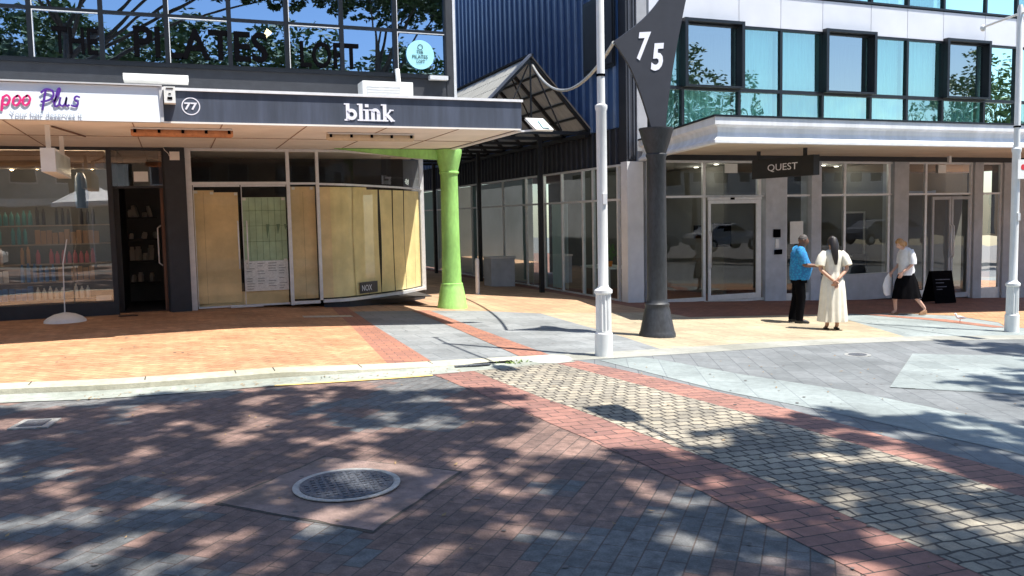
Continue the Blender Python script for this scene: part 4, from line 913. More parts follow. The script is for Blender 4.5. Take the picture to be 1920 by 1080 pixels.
# sandwich board
sd = empty('sandwich_board', (17.85,15.95,zu(17.85)), 'black sandwich board with faint chalk writing by the double door', 'sign board')
z0 = zu(17.85)
P0 = Vector((17.55,15.80,z0+.02)); ex = Vector((.52,-.15,0)); 
B().plate([P0,P0+ex,P0+ex+Vector((.03,.18,.80)),P0+Vector((.03,.18,.80))],-.025).build('front_panel','cloth_black',sd)
B().plate([P0+Vector((.06,.48,0)),P0+ex+Vector((.06,.48,0)),P0+ex+Vector((.03,.22,.79)),P0+Vector((.03,.22,.79))],.025).build('rear_panel','cloth_black',sd)
b = B()
for i,(zz,ww) in enumerate(((.72,.70),(.62,.4),(.50,.5),(.42,.28))):
    f0=P0+ex*.12+Vector((.03,.18,.80))*zz+Vector((0,-.03,0)); b.plate([f0,f0+ex*ww,f0+ex*ww+Vector((0,0,.022)),f0+Vector((0,0,.022))],.004)
b.build('chalk_marks','fascia',sd)
# ------------------------------------------------------------------ column 75 + sail sign
c75 = empty('black_column', (6.94,11.46,zu(6.94)), 'black cast column with flared base and cup shaped top carrying the sail sign', 'column')
z0 = zu(6.94)
B().lathe((6.94,11.46,z0-.01), [(.285,0),(.285,.05),(.27,.08),(.26,.12),(.20,.42),(.185,.47),(.19,.49),(.19,.52),(.165,.54),(.155,.6),(.145,2.76),(.16,2.79),(.16,2.82),(.15,2.83),(.20,2.98),(.255,3.17),(.265,3.19),(.265,3.215)], 36).build('shaft','colblack',c75)
ss = empty('sail_sign', (6.94,11.4,1.34), 'black pointed sail shaped sign with white number 75', 'sign')
SP = smooth([(6.82,1.30),(6.737,1.55),(6.629,1.836),(6.451,2.222),(6.185,2.574)],5)+smooth([(6.185,2.574),(6.502,2.79),(6.75,2.99),(6.973,3.233),(7.25,3.62),(7.45,4.1)],4)+smooth([(7.56,4.1),(7.53,3.6),(7.433,3.267),(7.336,2.862),(7.21,2.297),(7.112,1.732),(7.06,1.30)],4)
B().plate([(x,11.38,z) for x,z in SP],-.045).build('panel','sail',ss)
tl = Vector((1,0,0)); up_ = Vector((.12,0,1))
text('number','7','numwhite',ss,(6.545,11.374,2.31),(1,0,.10),.20,.42,uy=(.16,0,1),th=.006,weight=.035)
text('number','5','numwhite',ss,(6.80,11.374,2.17),(1,0,.10),.20,.41,uy=(.12,0,1),th=.006,weight=.035)
# ------------------------------------------------------------------ white lamp poles
def lamp_pole(x, y, label, sgn=1, hr=.12):
    z0 = zu(x) if y > 9 else zs(x); dh = .48; e = empty('street_lamp', (x,y,z0), label, 'street lamp', 'white street lamp poles')
    B().lathe((x,y,z0), [(.115,0),(.115,.30),(.10,.31),(.10,.33)], 28).build('base','polewhite',e)
    B().lathe((x,y,z0), [(.098,.331),(.10,.36),(.098,.80)], 28, flute=.16).build('fluted_shaft','polewhite',e)
    B().lathe((x,y,z0), [(.10,.801),(.118,.82),(.118,.855),(.10,.87),(.075,.89),(.066,.92),(.066,3.12),(.078,3.15),(.078,3.19),(.05,3.21),(.047,5.55),(.03,5.62)], 24).build('pole','polewhite',e)
    B().tube([(x,y-1.9*sgn,z0+5.33),(x,y-1.0*sgn,z0+5.43),(x,y,z0+5.48),(x,y+.7*sgn,z0+5.40)], .022, 8).build('arm','polewhite',e)
    B().tube([(x,y-(1.95-hr*1.3)*sgn,z0+5.31),(x,y-1.95*sgn,z0+5.30),(x,y-(1.95+hr*2.2)*sgn,z0+5.28)], [(hr*.6,.05),(hr,.07),(hr*1.05,.05)], 12, ref=(1,0,0)).build('lamp_head','polewhite',e)
    B().sphere((x,y+.72*sgn,z0+5.38), (.05,.05,.06), 10, 6).build('finial','polewhite',e)
    B().lathe((x,y,z0+3.55), [(.058,0),(.058,.03)], 20).build('band','ink',e)
    B().box(x-.03,x+.03,y-.085,y-.06,z0+1.95,z0+2.08).build('junction_plate','alu',e)
    return e
lamp_pole(5.09,9.72,'white fluted street lamp pole on the kerb line beside the white ground disc')
lamp_pole(13.62,10.63,'white street lamp pole at the right edge with a small sign')
lamp_pole(5.15,3.05,'white street lamp pole beside the crossing nearest the camera', -1, .19)
ps = empty('parking_sign', (13.6,10.55,.66), 'small white sign with a red mark on the right hand lamp pole', 'sign')
B().box(13.50,13.84,10.50,10.52,.50,.83).build('plate','white',ps); B().ring2((13.62,10.496,.70),(1,0,0),(0,0,1),.0,.05,n=20).build('mark','red',ps)
# ------------------------------------------------------------------ people
def skin(verts, edges, root=0, sub=2):
    """verts: (x,y,z,r); returns evaluated B"""
    me = bpy.data.meshes.new('t'); me.from_pydata([v[:3] for v in verts], edges, []); o = bpy.data.objects.new('t', me); C.objects.link(o)
    md = o.modifiers.new('s','SKIN'); md.use_smooth_shade = True
    sub_ = o.modifiers.new('b','SUBSURF'); sub_.levels = sub; sub_.render_levels = sub
    lay = me.skin_vertices[0].data
    for i, v in enumerate(verts): r = v[3]; lay[i].radius = r if hasattr(r,'__len__') else (r,r); lay[i].use_root = (i == root)
    dg = bpy.context.evaluated_depsgraph_get(); dg.update(); ev = bpy.data.meshes.new_from_object(o.evaluated_get(dg))
    b = B(); b.v = [v.co.copy() for v in ev.vertices]; b.f = [tuple(p.vertices) for p in ev.polygons]; b.smooth = True
    bpy.data.objects.remove(o); return b
def join(*bs):
    r = B(); r.smooth = True
    for b in bs: r.add(b.v, b.f)
    return r
def xf(b, rot, loc, s=1):
    mtx = Matrix.Translation(loc) @ Matrix.Rotation(rot,4,'Z') @ Matrix.Scale(s,4); b.v = [mtx @ v for v in b.v]; return b
def head(c, tilt=0, yawh=0, s=1):
    """head facing +Y with nose, brows, eyes sockets, mouth, ears, chin"""
    b = B(); n, m_ = 24, 18; base = []
    for i in range(1, m_):
        p = math.pi*i/m_
        for j in range(n):
            t = 2*math.pi*j/n; x = .073*math.sin(p)*math.cos(t); y = .092*math.sin(p)*math.sin(t); z = .115*math.cos(p)
            if z < -.02: k_ = 1-(-z-.02)*3.0; x *= max(.55,k_); y = y*.93+.008
            if y > .03:
                fx = math.exp(-(x/.014)**2); 
                y += .026*fx*math.exp(-((z+.012)/.022)**2)+.010*fx*math.exp(-((z-.012)/.02)**2)
                y += .006*math.exp(-((z-.032)/.010)**2)*math.exp(-(x/.05)**2)
                y -= .009*math.exp(-((abs(x)-.030)/.013)**2)*math.exp(-((z-.010)/.010)**2)
                y += .007*math.exp(-(x/.024)**2)*math.exp(-((z+.052)/.010)**2)-.005*math.exp(-(x/.02)**2)*math.exp(-((z+.051)/.003)**2)
                y += .008*math.exp(-(x/.02)**2)*math.exp(-((z+.085)/.014)**2)
            b.v.append(Vector((x,y,z)))
    b.v += [Vector((0,0,.115)), Vector((0,.01,-.112))]; T = (m_-1)*n
    for i in range(m_-2):
        for j in range(n): b.f.append((i*n+j,(i+1)*n+j,(i+1)*n+(j+1)%n,i*n+(j+1)%n))
    for j in range(n): b.f.append((T,j,(j+1)%n)); b.f.append((T+1,(m_-2)*n+(j+1)%n,(m_-2)*n+j))
    for sx in (-1,1): b.sphere((sx*.074,-.008,.0), (.010,.018,.030), 8, 6)
    b.smooth = True
    mt = Matrix.Translation(c) @ Matrix.Rotation(yawh,4,'Z') @ Matrix.Rotation(tilt,4,'X') @ Matrix.Scale(s,4)
    b.v = [mt @ v for v in b.v]; return b, mt
def face_bits(mt):
    e = B(); 
    for sx in (-1,1): e.sphere((sx*.029,.079,.010), (.011,.006,.005), 8, 6)
    e.v = [mt @ v for v in e.v]; return e
def hair_cap(mt, zmin, extra=1.08, back=-.10, ymax=.045):
    b = B(); n, m_ = 24, 14
    for i in range(m_+1):
        for j in range(n):
            t = 2*math.pi*j/n; y_ = math.sin(t); lim = zmin if y_ < .25 else (.055 if y_ > .5 else (zmin+.055)/2)
            p0 = math.acos(max(-1,min(1,lim/.118))); p = .02+(p0-.02)*i/m_
            x = .073*extra*math.sin(p)*math.cos(t)*1.04; y = .092*extra*math.sin(p)*math.sin(t); z = .115*extra*math.cos(p)
            k_ = 1+.02*mnoise.noise(Vector((x*60,y*60,z*12)))
            b.v.append(Vector((x*k_,y*k_-.004,z*k_+.003)))
    for i in range(m_):
        for j in range(n): b.f.append((i*n+j,(i+1)*n+j,(i+1)*n+(j+1)%n,i*n+(j+1)%n))
    b.f.append(tuple(range(n))); b.smooth = True; b.v = [mt @ v for v in b.v]; return b
def hand_chains(w, d, side, palm_n, curl=.5):
    """palm + five fingers as skinned chains. w wrist, d direction of the hand, side = direction toward thumb, palm_n = palm normal"""
    w = Vector(w); d = Vector(d).normalized(); side = Vector(side); side = (side-d*side.dot(d)).normalized(); pn = d.cross(side).normalized()
    if pn.dot(Vector(palm_n)) < 0: pn = -pn
    out = []
    pm = B().tube([w-d*.01, w+d*.03, w+d*.07, w+d*.088], [(.024,.019),(.036,.016),(.040,.014),(.036,.011)], 12, ref=side); out.append(pm)
    for i, (off, ln) in enumerate(((.028,.070),(.010,.080),(-.010,.074),(-.028,.058))):
        p = w+d*.075+side*off; pts = [p]; dd = d.copy()
        for s_ in range(3):
            dd = (dd+pn*curl*(.5+.25*s_)).normalized(); p = p+dd*ln*(.45,.32,.23)[s_]; pts.append(p)
        out.append(B().tube(pts, [.0095,.009,.008,.0065], 8))
    p = w+d*.025+side*.028; dd = (d*.6+side*.7).normalized(); p2 = p+dd*.035; p3 = p2+(d*.9+side*.2+pn*.3).normalized()*.03
    out.append(B().tube([p,p2,p3],[.013,.011,.008],8))
    return join(*out)
def limb(pts, rad, n=12, sq=1): return B().tube(pts, rad, n, sq=sq)
def loft(secs, n=28, fold=0, nf=9, cap=True):
    """secs: (x,y,z,rx,ry)"""
    b = B(); k_ = len(secs)
    for i, (x,y,z,rx,ry) in enumerate(secs):
        f = fold*(i/(k_-1))
        for j in range(n): t = 2*math.pi*j/n; q = 1+f*math.sin(nf*t+.6*math.sin(3*t)); b.v.append(Vector((x+rx*q*math.cos(t), y+ry*q*math.sin(t), z)))
    for i in range(k_-1):
        for j in range(n): b.f.append((i*n+j,i*n+(j+1)%n,(i+1)*n+(j+1)%n,(i+1)*n+j))
    if cap: b.f += [tuple(range(n))[::-1], tuple((k_-1)*n+j for j in range(n))]
    b.smooth = True; return b
def body(H, hipw, shw, chest, arms, legs, headc, tor=None):
    """continuous skinned body; arms/legs: lists of (x,y,z,r)"""
    V = [(0,0,.92*H/1.7,(hipw*.80,hipw*.62))]; E_ = []
    sp = [(0,0,1.05,.80),(0,.0,1.22,.86),(0,0,1.36,.82)]
    last = 0
    for (x,y,z,k_) in (tor or sp): V.append((x,y,z*H/1.7,(chest*k_,chest*k_*.7))); E_.append((last,len(V)-1)); last = len(V)-1
    ch = last
    hx, hy, hz = headc
    V.append((hx*.3,hy*.3,1.45*H/1.7,.058)); E_.append((ch,len(V)-1)); V.append((hx*.8,hy*.7,hz-.07,.052)); E_.append((len(V)-2,len(V)-1)); V.append((hx,hy,hz,.055)); E_.append((len(V)-2,len(V)-1))
    for A in arms:
        l = ch
        for a in A: V.append(a); E_.append((l,len(V)-1)); l = len(V)-1
    for A in legs:
        l = 0
        for a in A: V.append(a); E_.append((l,len(V)-1)); l = len(V)-1
    return skin(V, E_, 0, 2)
def assemble(name, loc, rot, label, parts, s=1):
    """parts: first is the body mesh -> child 'body'; others children"""
    e = empty(name, loc, label, 'person')
    for nm, b, m_ in parts:
        if nm in ('shirt','top','dress','trousers','skirt'):
            b.v = [v+Vector((mnoise.noise(v*11),mnoise.noise(v*11+Vector((7,3,1))),0))*.012+Vector((mnoise.noise(Vector((v.x*30,v.y*30,v.z*7))),mnoise.noise(Vector((v.x*30+5,v.y*30,v.z*7))),0))*.007 for v in b.v]
        if nm == 'hair': b.v = [v+Vector((mnoise.noise(Vector((v.x*70,v.y*70,v.z*14))),mnoise.noise(Vector((v.x*70+9,v.y*70,v.z*14))),mnoise.noise(v*40)*.5))*.008 for v in b.v]
        xf(b, rot, (0,0,0), s); b.build(nm, m_, e, local=True)
    return e
# --- man (faces +Y locally)
hc = (0,.06,1.585)
RA = [(.20,.0,1.40,.058),(.235,.06,1.13,.047),(.15,.36,1.11,.033)]         # his right side x+; forearm reaching forward
LA = [(-.20,.0,1.40,.058),(-.245,-.02,1.12,.045),(-.22,.12,.90,.033)]
LG = [[(.10,.0,.86,.095),(.12,.03,.48,.065),(.13,-.02,.09,.045),(.135,.10,.04,.040)], [(-.10,.0,.86,.095),(-.11,-.03,.48,.065),(-.12,-.10,.09,.045),(-.125,.02,.04,.040)]]
bod = body(1.70,.19,.2,.185,[RA,LA],LG,hc); hd, mt = head((hc[0],hc[1]+.02,hc[2]+.005),tilt=R_(-12))
bod = join(bod, hd, hand_chains((.148,.37,1.11),(-.35,.9,.02),(0,0,1),(-1,0,0),.5), hand_chains((-.22,.12,.90),(.1,.15,-1),(.2,1,0),(1,0,0),.5))
shirt = join(loft([(0,.02,.84,.205,.175),(0,.035,.95,.215,.20),(0,.05,1.08,.22,.215),(0,.02,1.22,.215,.175),(0,0,1.36,.205,.145),(0,0,1.43,.15,.10),(0,.005,1.475,.075,.075)],fold=.0),
    limb([(.15,0,1.42),(.21,.0,1.38),(.235,.03,1.26),(.24,.055,1.16)],[.09,.095,.09,.088]), limb([(-.15,0,1.42),(-.21,.0,1.38),(-.245,-.01,1.26),(-.255,-.015,1.15)],[.09,.095,.09,.088]))
pants = join(loft([(0,.01,.94,.19,.16),(0,.01,.86,.195,.16),(0,.01,.78,.18,.145)]), limb([(.10,.0,.85),(.115,.03,.50),(.13,-.0,.10),(.13,.0,.06)],[.105,.088,.070,.072],14), limb([(-.10,.0,.85),(-.105,-.02,.50),(-.12,-.09,.10),(-.12,-.09,.06)],[.105,.088,.070,.072],14))
def shoe(x,y,m_=1): return loft([(x,y+.05,0,.045,.135),(x,y+.05,.03,.05,.14),(x,y+.03,.06,.045,.11),(x,y,.09,.04,.06)],16)
fac = math.atan2(-.93,.37*-1)  # placeholder
def rot_to(dx,dy): return math.atan2(dy,dx)-math.pi/2
man = assemble('person', (10.71,12.70,zu(10.71)), rot_to(.86,-.5), 'standing man in a bright blue patterned shirt and black trousers reaching toward the woman', [('body',bod,'skinA'),('eyes',face_bits(mt),'ink'),('hair',hair_cap(mt,.01,1.04),'hairgrey'),('shirt',shirt,'shirt'),('trousers',pants,'cloth_black'),('shoe',shoe(.13,0),'shoe'),('shoe',shoe(-.12,-.08),'shoe')], .955)
# --- standing woman, back to camera, hands clasped behind
hc = (0,.05,1.54)
RA = [(.165,.0,1.34,.045),(.235,-.06,1.08,.036),(.03,-.20,.90,.026)]
LA = [(-.165,.0,1.34,.045),(-.235,-.06,1.08,.036),(-.03,-.19,.88,.026)]
LG = [[(.09,.0,.84,.085),(.085,.02,.46,.055),(.085,.0,.08,.034),(.09,.09,.03,.030)], [(-.09,.0,.84,.085),(-.085,.02,.46,.055),(-.085,.0,.08,.034),(-.09,.09,.03,.030)]]
bod = body(1.64,.17,.17,.15,[RA,LA],LG,hc); hd, mt = head((hc[0],hc[1]+.01,hc[2]),tilt=R_(-18),yawh=R_(-35),s=.95)
bod = join(bod, hd, hand_chains((.03,-.20,.90),(-.5,-.1,-.8),(0,-.2,1),(0,1,0),.8), hand_chains((-.03,-.19,.88),(.45,-.15,-.9),(0,-.2,1),(0,-1,0),.8))
dress = join(loft([(0,.0,1.42,.08,.07),(0,0,1.39,.15,.10),(0,0,1.33,.185,.125),(0,.0,1.20,.165,.125),(0,0,1.05,.145,.115),(0,.0,.99,.15,.12),(0,-.01,.86,.195,.16),(0,-.01,.66,.21,.18),(0,-.01,.46,.225,.19),(0,-.01,.24,.245,.205),(0,-.01,.155,.25,.21)],n=72,fold=.055,nf=13),
    limb([(.12,0,1.365),(.18,-.02,1.29),(.225,-.045,1.19),(.235,-.06,1.14)],[.065,.085,.088,.08]), limb([(-.12,0,1.365),(-.18,-.02,1.29),(-.225,-.045,1.19),(-.235,-.06,1.14)],[.065,.085,.088,.08]))
hair = join(hair_cap(mt,-.07,1.10), B().tube([(0,-.03,1.62),(0,-.085,1.53),(.0,-.115,1.40),(.01,-.13,1.28),(.02,-.125,1.16)],[(.055,.04),(.075,.045),(.065,.04),(.05,.03),(.02,.012)],14,ref=(1,0,0)))
wom = assemble('person', (10.51,11.60,zu(10.51)), rot_to(.45,.9), 'woman in a long cream dress with dark hair standing with hands clasped behind her', [('body',bod,'skinB'),('eyes',face_bits(mt),'ink'),('hair',hair,'hairblack'),('dress',dress,'cloth_cream'),('sandal',loft([(.09,.05,0,.04,.12),(.09,.05,.025,.042,.122),(.09,.04,.03,.03,.10)],14),'shoe'),('sandal',loft([(-.09,.05,0,.04,.12),(-.09,.05,.025,.042,.122),(-.09,.04,.03,.03,.10)],14),'shoe')], .975)
# --- walking woman, faces left; stride along +Y local
hc = (0,.13,1.52)
RA = [(.16,.0,1.34,.045),(.20,.02,1.09,.036),(.15,.23,.93,.026)]
LA = [(-.16,.0,1.34,.045),(-.20,.0,1.09,.036),(-.15,.20,.93,.026)]
LG = [[(.09,.0,.84,.085),(.09,.20,.50,.055),(.09,.18,.09,.034),(.09,.27,.035,.030)], [(-.09,.0,.84,.085),(-.09,-.10,.47,.055),(-.09,-.40,.13,.034),(-.09,-.33,.03,.030)]]
bod = body(1.64,.165,.17,.145,[RA,LA],LG,hc); hd, mt = head((hc[0],hc[1]+.02,hc[2]),tilt=R_(-28),s=.95)
bod = join(bod, hd, hand_chains((.15,.23,.93),(-.1,.5,-.8),(-.3,.8,.4),(-1,0,0),.9), hand_chains((-.15,.20,.93),(.1,.4,-.9),(.3,.8,.4),(1,0,0),.8))
top = join(loft([(0,.02,.86,.17,.15),(0,-.01,.95,.175,.16),(0,.0,1.08,.165,.145),(0,.01,1.22,.17,.14),(0,0,1.34,.18,.125),(0,.01,1.41,.12,.09),(0,.03,1.45,.07,.065)],n=40,fold=.0),
    limb([(.13,0,1.38),(.185,.0,1.30),(.205,.01,1.19),(.21,.015,1.10)],[.065,.075,.075,.072]), limb([(-.13,0,1.38),(-.185,.0,1.30),(-.205,.0,1.19),(-.21,.0,1.10)],[.065,.075,.075,.072]))
skirt = loft([(0,.0,.98,.14,.125),(0,.0,.88,.165,.165),(0,-.0,.70,.19,.235),(0,-.01,.52,.205,.28),(0,-.02,.36,.215,.315)],n=60,fold=.05,nf=11)
hair = join(hair_cap(mt,-.085,1.17), B().tube([mt@Vector((0,-.06,.03)),mt@Vector((0,-.10,-.03)),mt@Vector((0,-.09,-.09))],[(.07,.04),(.075,.045),(.05,.03)],14,ref=(1,0,0)))
bag = B().tube([(.17,.27,.90),(.18,.30,.78),(.18,.33,.62),(.17,.32,.48),(.16,.31,.42)],[(.02,.025),(.035,.08),(.04,.10),(.04,.09),(.03,.06)],16,ref=(1,0,0))
w2 = assemble('person', (14.22,13.55,zu(14.22)), rot_to(-.95,.18), 'walking woman with short ginger hair, white top and long black skirt', [('body',bod,'skinC'),('eyes',face_bits(mt),'ink'),('hair',hair,'hairginger'),('top',top,'cloth_white'),('skirt',skirt,'cloth_black'),('sandal',loft([(.09,.23,0,.04,.12),(.09,.23,.025,.042,.122),(.09,.22,.03,.03,.10)],14),'sandal'),('sandal',loft([(-.09,-.34,0,.04,.09),(-.09,-.36,.05,.042,.09),(-.09,-.39,.10,.03,.05)],14),'sandal')], .98)
xf(bag, rot_to(-.95,.18), (0,0,0), .98)
bg_ = bag.build('jacket','cloth_white',label='pale folded jacket hanging from the walking woman\'s hand',cat='jacket'); bg_.location = w2.location
# --- gull
gu = empty('seagull', (14.04,12.05,zu(14.04)), 'small white seagull standing on the paving near the right pole', 'bird', rz=rot_to(-.8,.3))
def gl_(b,n,m_): b.v = [v*.56 for v in b.v]; b.build(n,m_,gu,local=True)
gl_(join(B().tube([(0,-.16,.15),(0,-.08,.17),(0,.02,.18),(0,.10,.20),(0,.14,.25),(0,.16,.30),(0,.19,.315),(0,.215,.31)],[.012,.045,.062,.052,.030,.032,.030,.010],14)),'body','gullw')
gl_(join(B().tube([(.045,-.20,.16),(.055,-.05,.19),(.05,.06,.20)],[(.006,.01),(.018,.04),(.01,.02)],10,ref=(1,0,0)),B().tube([(-.045,-.20,.16),(-.055,-.05,.19),(-.05,.06,.20)],[(.006,.01),(.018,.04),(.01,.02)],10,ref=(1,0,0))),'wings','gullg')
gl_(B().tube([(0,.215,.31),(0,.25,.30)],[.008,.003],8),'beak','red')
for sx in (-1,1): gl_(B().tube([(sx*.02,.0,.13),(sx*.02,.01,.02),(sx*.02,.03,.005)],.005,6),'leg','red')
# ------------------------------------------------------------------ trees that shade the street and are mirrored in the windows
def inpoly(x,y,P):
    c = False; n = len(P)
    for i in range(n):
        (x1,y1),(x2,y2) = P[i],P[i-1]
        if (y1 > y) != (y2 > y) and x < (x2-x1)*(y-y1)/(y2-y1)+x1: c = not c
    return c
def leaves(b, c, r, n, size):
    for _ in range(n):
        d = Vector((random.gauss(0,1),random.gauss(0,1),random.gauss(0,.7))); d = d/max(d.length,.01)*r*random.random()**.45
        p = c+d; s_ = size*random.uniform(.7,1.3); u = Vector((random.gauss(0,1),random.gauss(0,1),random.gauss(0,.45))).normalized(); v_ = u.cross(Vector((random.gauss(0,1),random.gauss(0,1),random.gauss(0,1)))).normalized()
        b.add([p-u*s_, p-v_*s_*.42, p+u*s_, p+v_*s_*.42], [(0,1,2,3)])
def tree(name, base, top, crown, leafpos, label, lm='leaf', limb_pts=None, lsize=.115):
    e = empty(name, base, label, 'tree', 'street trees behind the camera'); bx_, by_, bz = base
    b = B(); b.tube([(bx_,by_,bz),(bx_+.05,by_,bz+1.2),(bx_-.05,by_+.05,bz+top*.6),(bx_,by_,bz+top)],[.24,.18,.15,.11],12)
    b.build('trunk','bark',e)
    lb_ = B()
    for p in (limb_pts or []): 
        st_ = Vector((bx_,by_,bz+top*random.uniform(.75,1))); mid = st_.lerp(Vector(p),.5)+Vector((random.uniform(-.3,.3),random.uniform(-.3,.3),.4)); lb_.tube([st_,mid,p],[.08,.045,.015],8)
    if lb_.v: lb_.build('limb','bark',e)
    c = B()
    for p, r, n in leafpos: leaves(c, Vector(p), r, n, lsize)
    c.build('crown', lm, e)
    return e
SH = Vector((.30,-.29,1))
polyA = [(-9,8.6),(-4,9.1),(-1.68,9.2),(-1.02,9.15),(-.64,9.15),(.73,8.8),(1.87,8.45),(3.0,8.05),(2.84,6.99),(2.61,6.27),(2.26,6.04),(2.06,5.8),(2.2,5.39),(2.48,5.35),(2.73,5.46),(3.03,5.42),(3.3,5.3),(3.4,1),(-9,1)]
polyB = [(3.3,5.3),(3.6,5.36),(4.17,5.84),(4.67,6.08),(5.29,6.18),(5.94,6.04),(6.42,5.6),(7.4,5.1),(9,4.6),(9,0),(3.4,0)]
polyC = [(11.19,10.04),(12.18,9.29),(15,8),(13,7),(10.28,7.83),(10.6,8.7)]
polyD = [(7.98,6.91),(9.84,7.5),(12,7),(9.5,5.4),(7.57,5.75),(7.57,6.17)]
def shade(polys, n, hr=(10.2,12.6), cover=.9, nscale=1.15, thr=-.12, seed=1, clump=.17, nl=25):
    random.seed(seed); out = []; lims = []
    for P in polys:
        xs_ = [p[0] for p in P]; ys_ = [p[1] for p in P]; cnt = int(n*(max(xs_)-min(xs_))*(max(ys_)-min(ys_)))
        for _ in range(cnt):
            x = random.uniform(min(xs_),max(xs_)); y = random.uniform(min(ys_),max(ys_))
            xj = x+random.gauss(0,.10); yj = y+random.gauss(0,.10)
            if not inpoly(xj,yj,P): continue
            nv = mnoise.noise(Vector((x*nscale,y*nscale,seed)))+.45*mnoise.noise(Vector((x*nscale*2.7,y*nscale*2.7,seed+5)))
            if nv < thr and random.random() < cover: continue
            h = random.uniform(*hr); p = Vector((x,y,zs(x)))+SH*h
            out.append((p, clump*random.uniform(.7,1.3), nl))
    return out
la = shade([polyA], 25, seed=3, thr=-.46, cover=.97); lbp = shade([polyB], 25, seed=4, thr=-.46, cover=.97); lcp = shade([polyC,polyD], 18, seed=6, thr=-.3)
def pick(L, k_): return [tuple(p[0]) for p in random.sample(L, min(k_,len(L)))]
tree('street_tree', (-3.2,-2.2,-1.7), 9.0, 0, la, 'broad leafy tree casting dappled shade over the brick road', limb_pts=pick(la,9))
tree('street_tree', (8.8,-3.2,-1.9), 9.0, 0, lbp, 'leafy tree shading the cream sett crossing', limb_pts=pick(lbp,7))
tree('street_tree', (17.5,2.0,-2.25), 9.0, 0, lcp, 'small leafy tree shading the grey paving at the right', limb_pts=pick(lcp,10))
# mirrored street side
def puff(cx,cy,cz,rx,rz,n,seed):
    random.seed(seed); o = []
    for _ in range(n):
        d = Vector((random.gauss(0,1),random.gauss(0,1),random.gauss(0,1))).normalized()*random.random()**.4; o.append((Vector((cx+d.x*rx,cy+d.y*rx,cz+d.z*rz)), .6, 26))
    return o
for i,(x,y,h,rx) in enumerate(((-10,-11,8.5,3.3),(-4.5,-13,9.0,3.4),(1.0,-13.5,9.0,3.5),(6.5,-13,8.8,3.4),(12.5,-12,8.2,3.3),(30,-11,9.0,3.4),(54,-11,9.4,3.6))):
    lp = puff(x,y,-1.8+h,rx,h*.38,240 if i < 5 else 120,40+i)
    tree('street_tree', (x,y,-1.8), h*.8, 0, lp, ['round','tall','slim','low','wide','spreading','open'][i]+' tree across the street mirrored in the shop glass', 'leaf2', pick(lp,7), lsize=.2)
# buildings opposite
def house(x0,x1,y,h,m_,label,gable=0):
    e = empty('opposite_building', ((x0+x1)/2,y,-1.9), label, 'building')
    B().box(x0,x1,y-8,y,-2.2,h).build('wall',m_,e)
    b = B()
    if gable: b.add([(x0-.2,y+.3,h),(x1+.2,y+.3,h),((x0+x1)/2,y+.3,h+gable),(x0-.2,y-8,h),(x1+.2,y-8,h),((x0+x1)/2,y-8,h+gable)],[(0,1,2),(3,5,4),(0,2,5,3),(1,4,5,2),(0,3,4,1)])
    else: b.box(x0-.2,x1+.2,y-8.2,y+.2,h,h+.3)
    b.build('roof','roofr',e)
    aw_ = B(); aw_.box(x0,x1,y+.01,y+2.6,1.2,1.6); aw_.build('awning','trim',e)
    x = x0+.8
    while x < x1-1.6:
        for z in ([2.4] if h < 7 else [2.4,5.4]):
            f = B().box(x,x+1.3,y+.005,y+.06,z,z+1.5).build('window','trim',e); B().box(x+.08,x+1.22,y+.061,y+.08,z+.08,z+1.42).build('pane','b_dark',f)
        x += 2.2
for a in ((-16,-9.2,-18,6.5,'b_tan','tan shop building with gabled roof across the street',1.8),(-9,-2.2,-20,9.3,'hse','tall pale building across the street',0),(-2,6,-21,6.0,'b_tan','low shop building with a wide gable across the street',2.2),(6.3,18,-22,5.2,'hse','pale flat roofed shop building across the street',0),(18.3,30,-21,7.5,'b_white','cream two storey building across the street',0),(30.3,60,-22,5.5,'hse','long pale shop row across the street',0),(60.5,84,-14,6.5,'b_tan','tan shop row farther along the opposite side',0),(85,120,2,7.5,'hse','pale building closing the far end of the street',0),(-60,-17,-18,7.5,'hse','long pale building at the left end of the street',0)): house(*a)
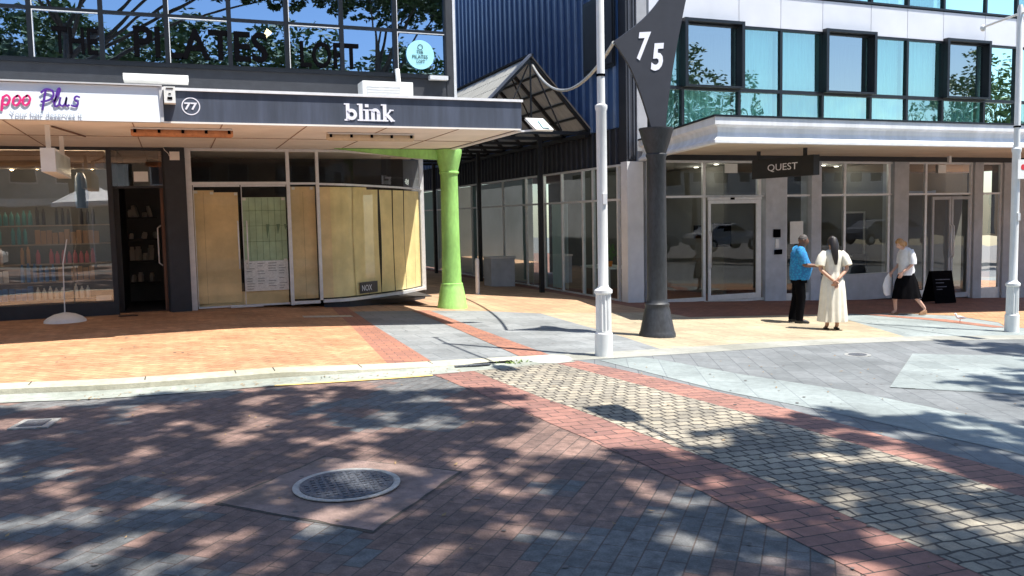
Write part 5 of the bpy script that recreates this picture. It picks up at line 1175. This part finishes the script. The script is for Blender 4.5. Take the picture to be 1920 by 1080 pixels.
# cars opposite
def car(m_, label):
    e = empty('parked_car', (0,0,0), label, 'car', 'cars parked across the street')
    prof = [(-2.15,.35),(-2.2,.7),(-2.05,.92),(-1.5,1.0),(-.9,1.42),(.3,1.46),(1.05,1.05),(1.9,.90),(2.2,.68),(2.2,.35)]
    n = len(prof); b = B()
    for y,ins in ((-.85,0),(-.75,.05),(.75,.05),(.85,0)):
        for (x,z) in prof: b.v.append(Vector((x, y if z < 1.02 else y*.86, z+(ins*.4 if z > .5 else 0))))
    for k_ in range(3):
        for j_ in range(n): b.f.append((k_*n+j_,k_*n+(j_+1)%n,(k_+1)*n+(j_+1)%n,(k_+1)*n+j_))
    b.f += [tuple(range(n)),tuple(range(3*n,4*n))[::-1]]; b.build('body',m_,e,local=True)
    for s_ in (-1,1): B().plate([(-1.35,s_*.80,1.04),(.85,s_*.80,1.06),(.25,s_*.765,1.38),(-.85,s_*.765,1.36)],.01*s_).build('side_window','ink',e,local=True)
    for x in (-1.35,1.35):
        for s_ in (-1,1):
            wv = B().tube([(x,s_*.70,.33),(x,s_*.88,.33)],[.33,.33],20).build('wheel','tyre',e,local=True); B().tube([(x,s_*.70,.33),(x,s_*.89,.33)],[.19,.19],14).build('rim','ringm',wv,local=True)
    for s_ in (-1,1): B().box(2.13,2.22,s_*.62-.16,s_*.62+.16,.62,.78).build('headlight','white',e,local=True)
    return e
for i,(x,y,m_,lb_) in enumerate(((-8.4,-4.5,'carw','white car parked left of the market umbrella'),(22.5,-5.2,'cars','silver car parked across from the sliding door'),(28.2,-5.3,'carw','white car parked across from the narrow window'),(34,-5.2,'card','dark car parked in the row across the street'),(40,-5.3,'cars','grey car parked farthest along the street'))):
    c = car(m_, lb_); c.location = (x,y,-2.0 if x > 0 else -1.7)
um = empty('market_umbrella', (-3,-4.6,-1.7), 'white market umbrella across the street mirrored in the hair shop glass', 'umbrella')
b = B(); n=8
for k_ in range(n):
    a0=2*math.pi*k_/n; a1=2*math.pi*(k_+1)/n
    b.add([(-3,-4.6,1.75),(-3+1.5*math.cos(a0),-4.6+1.5*math.sin(a0),1.0),(-3+1.5*math.cos(a1),-4.6+1.5*math.sin(a1),1.0)],[(0,1,2)]); b.add([(-3+1.5*math.cos(a0),-4.6+1.5*math.sin(a0),1.0),(-3+1.5*math.cos(a1),-4.6+1.5*math.sin(a1),1.0),(-3+1.5*math.cos(a1),-4.6+1.5*math.sin(a1),.82),(-3+1.5*math.cos(a0),-4.6+1.5*math.sin(a0),.82)],[(0,1,2,3)])
b.build('canopy','gullw',um); B().tube([(-3,-4.6,-1.7),(-3,-4.6,1.74)],.03,8).build('pole','alu',um)
bpy.context.view_layer.update()
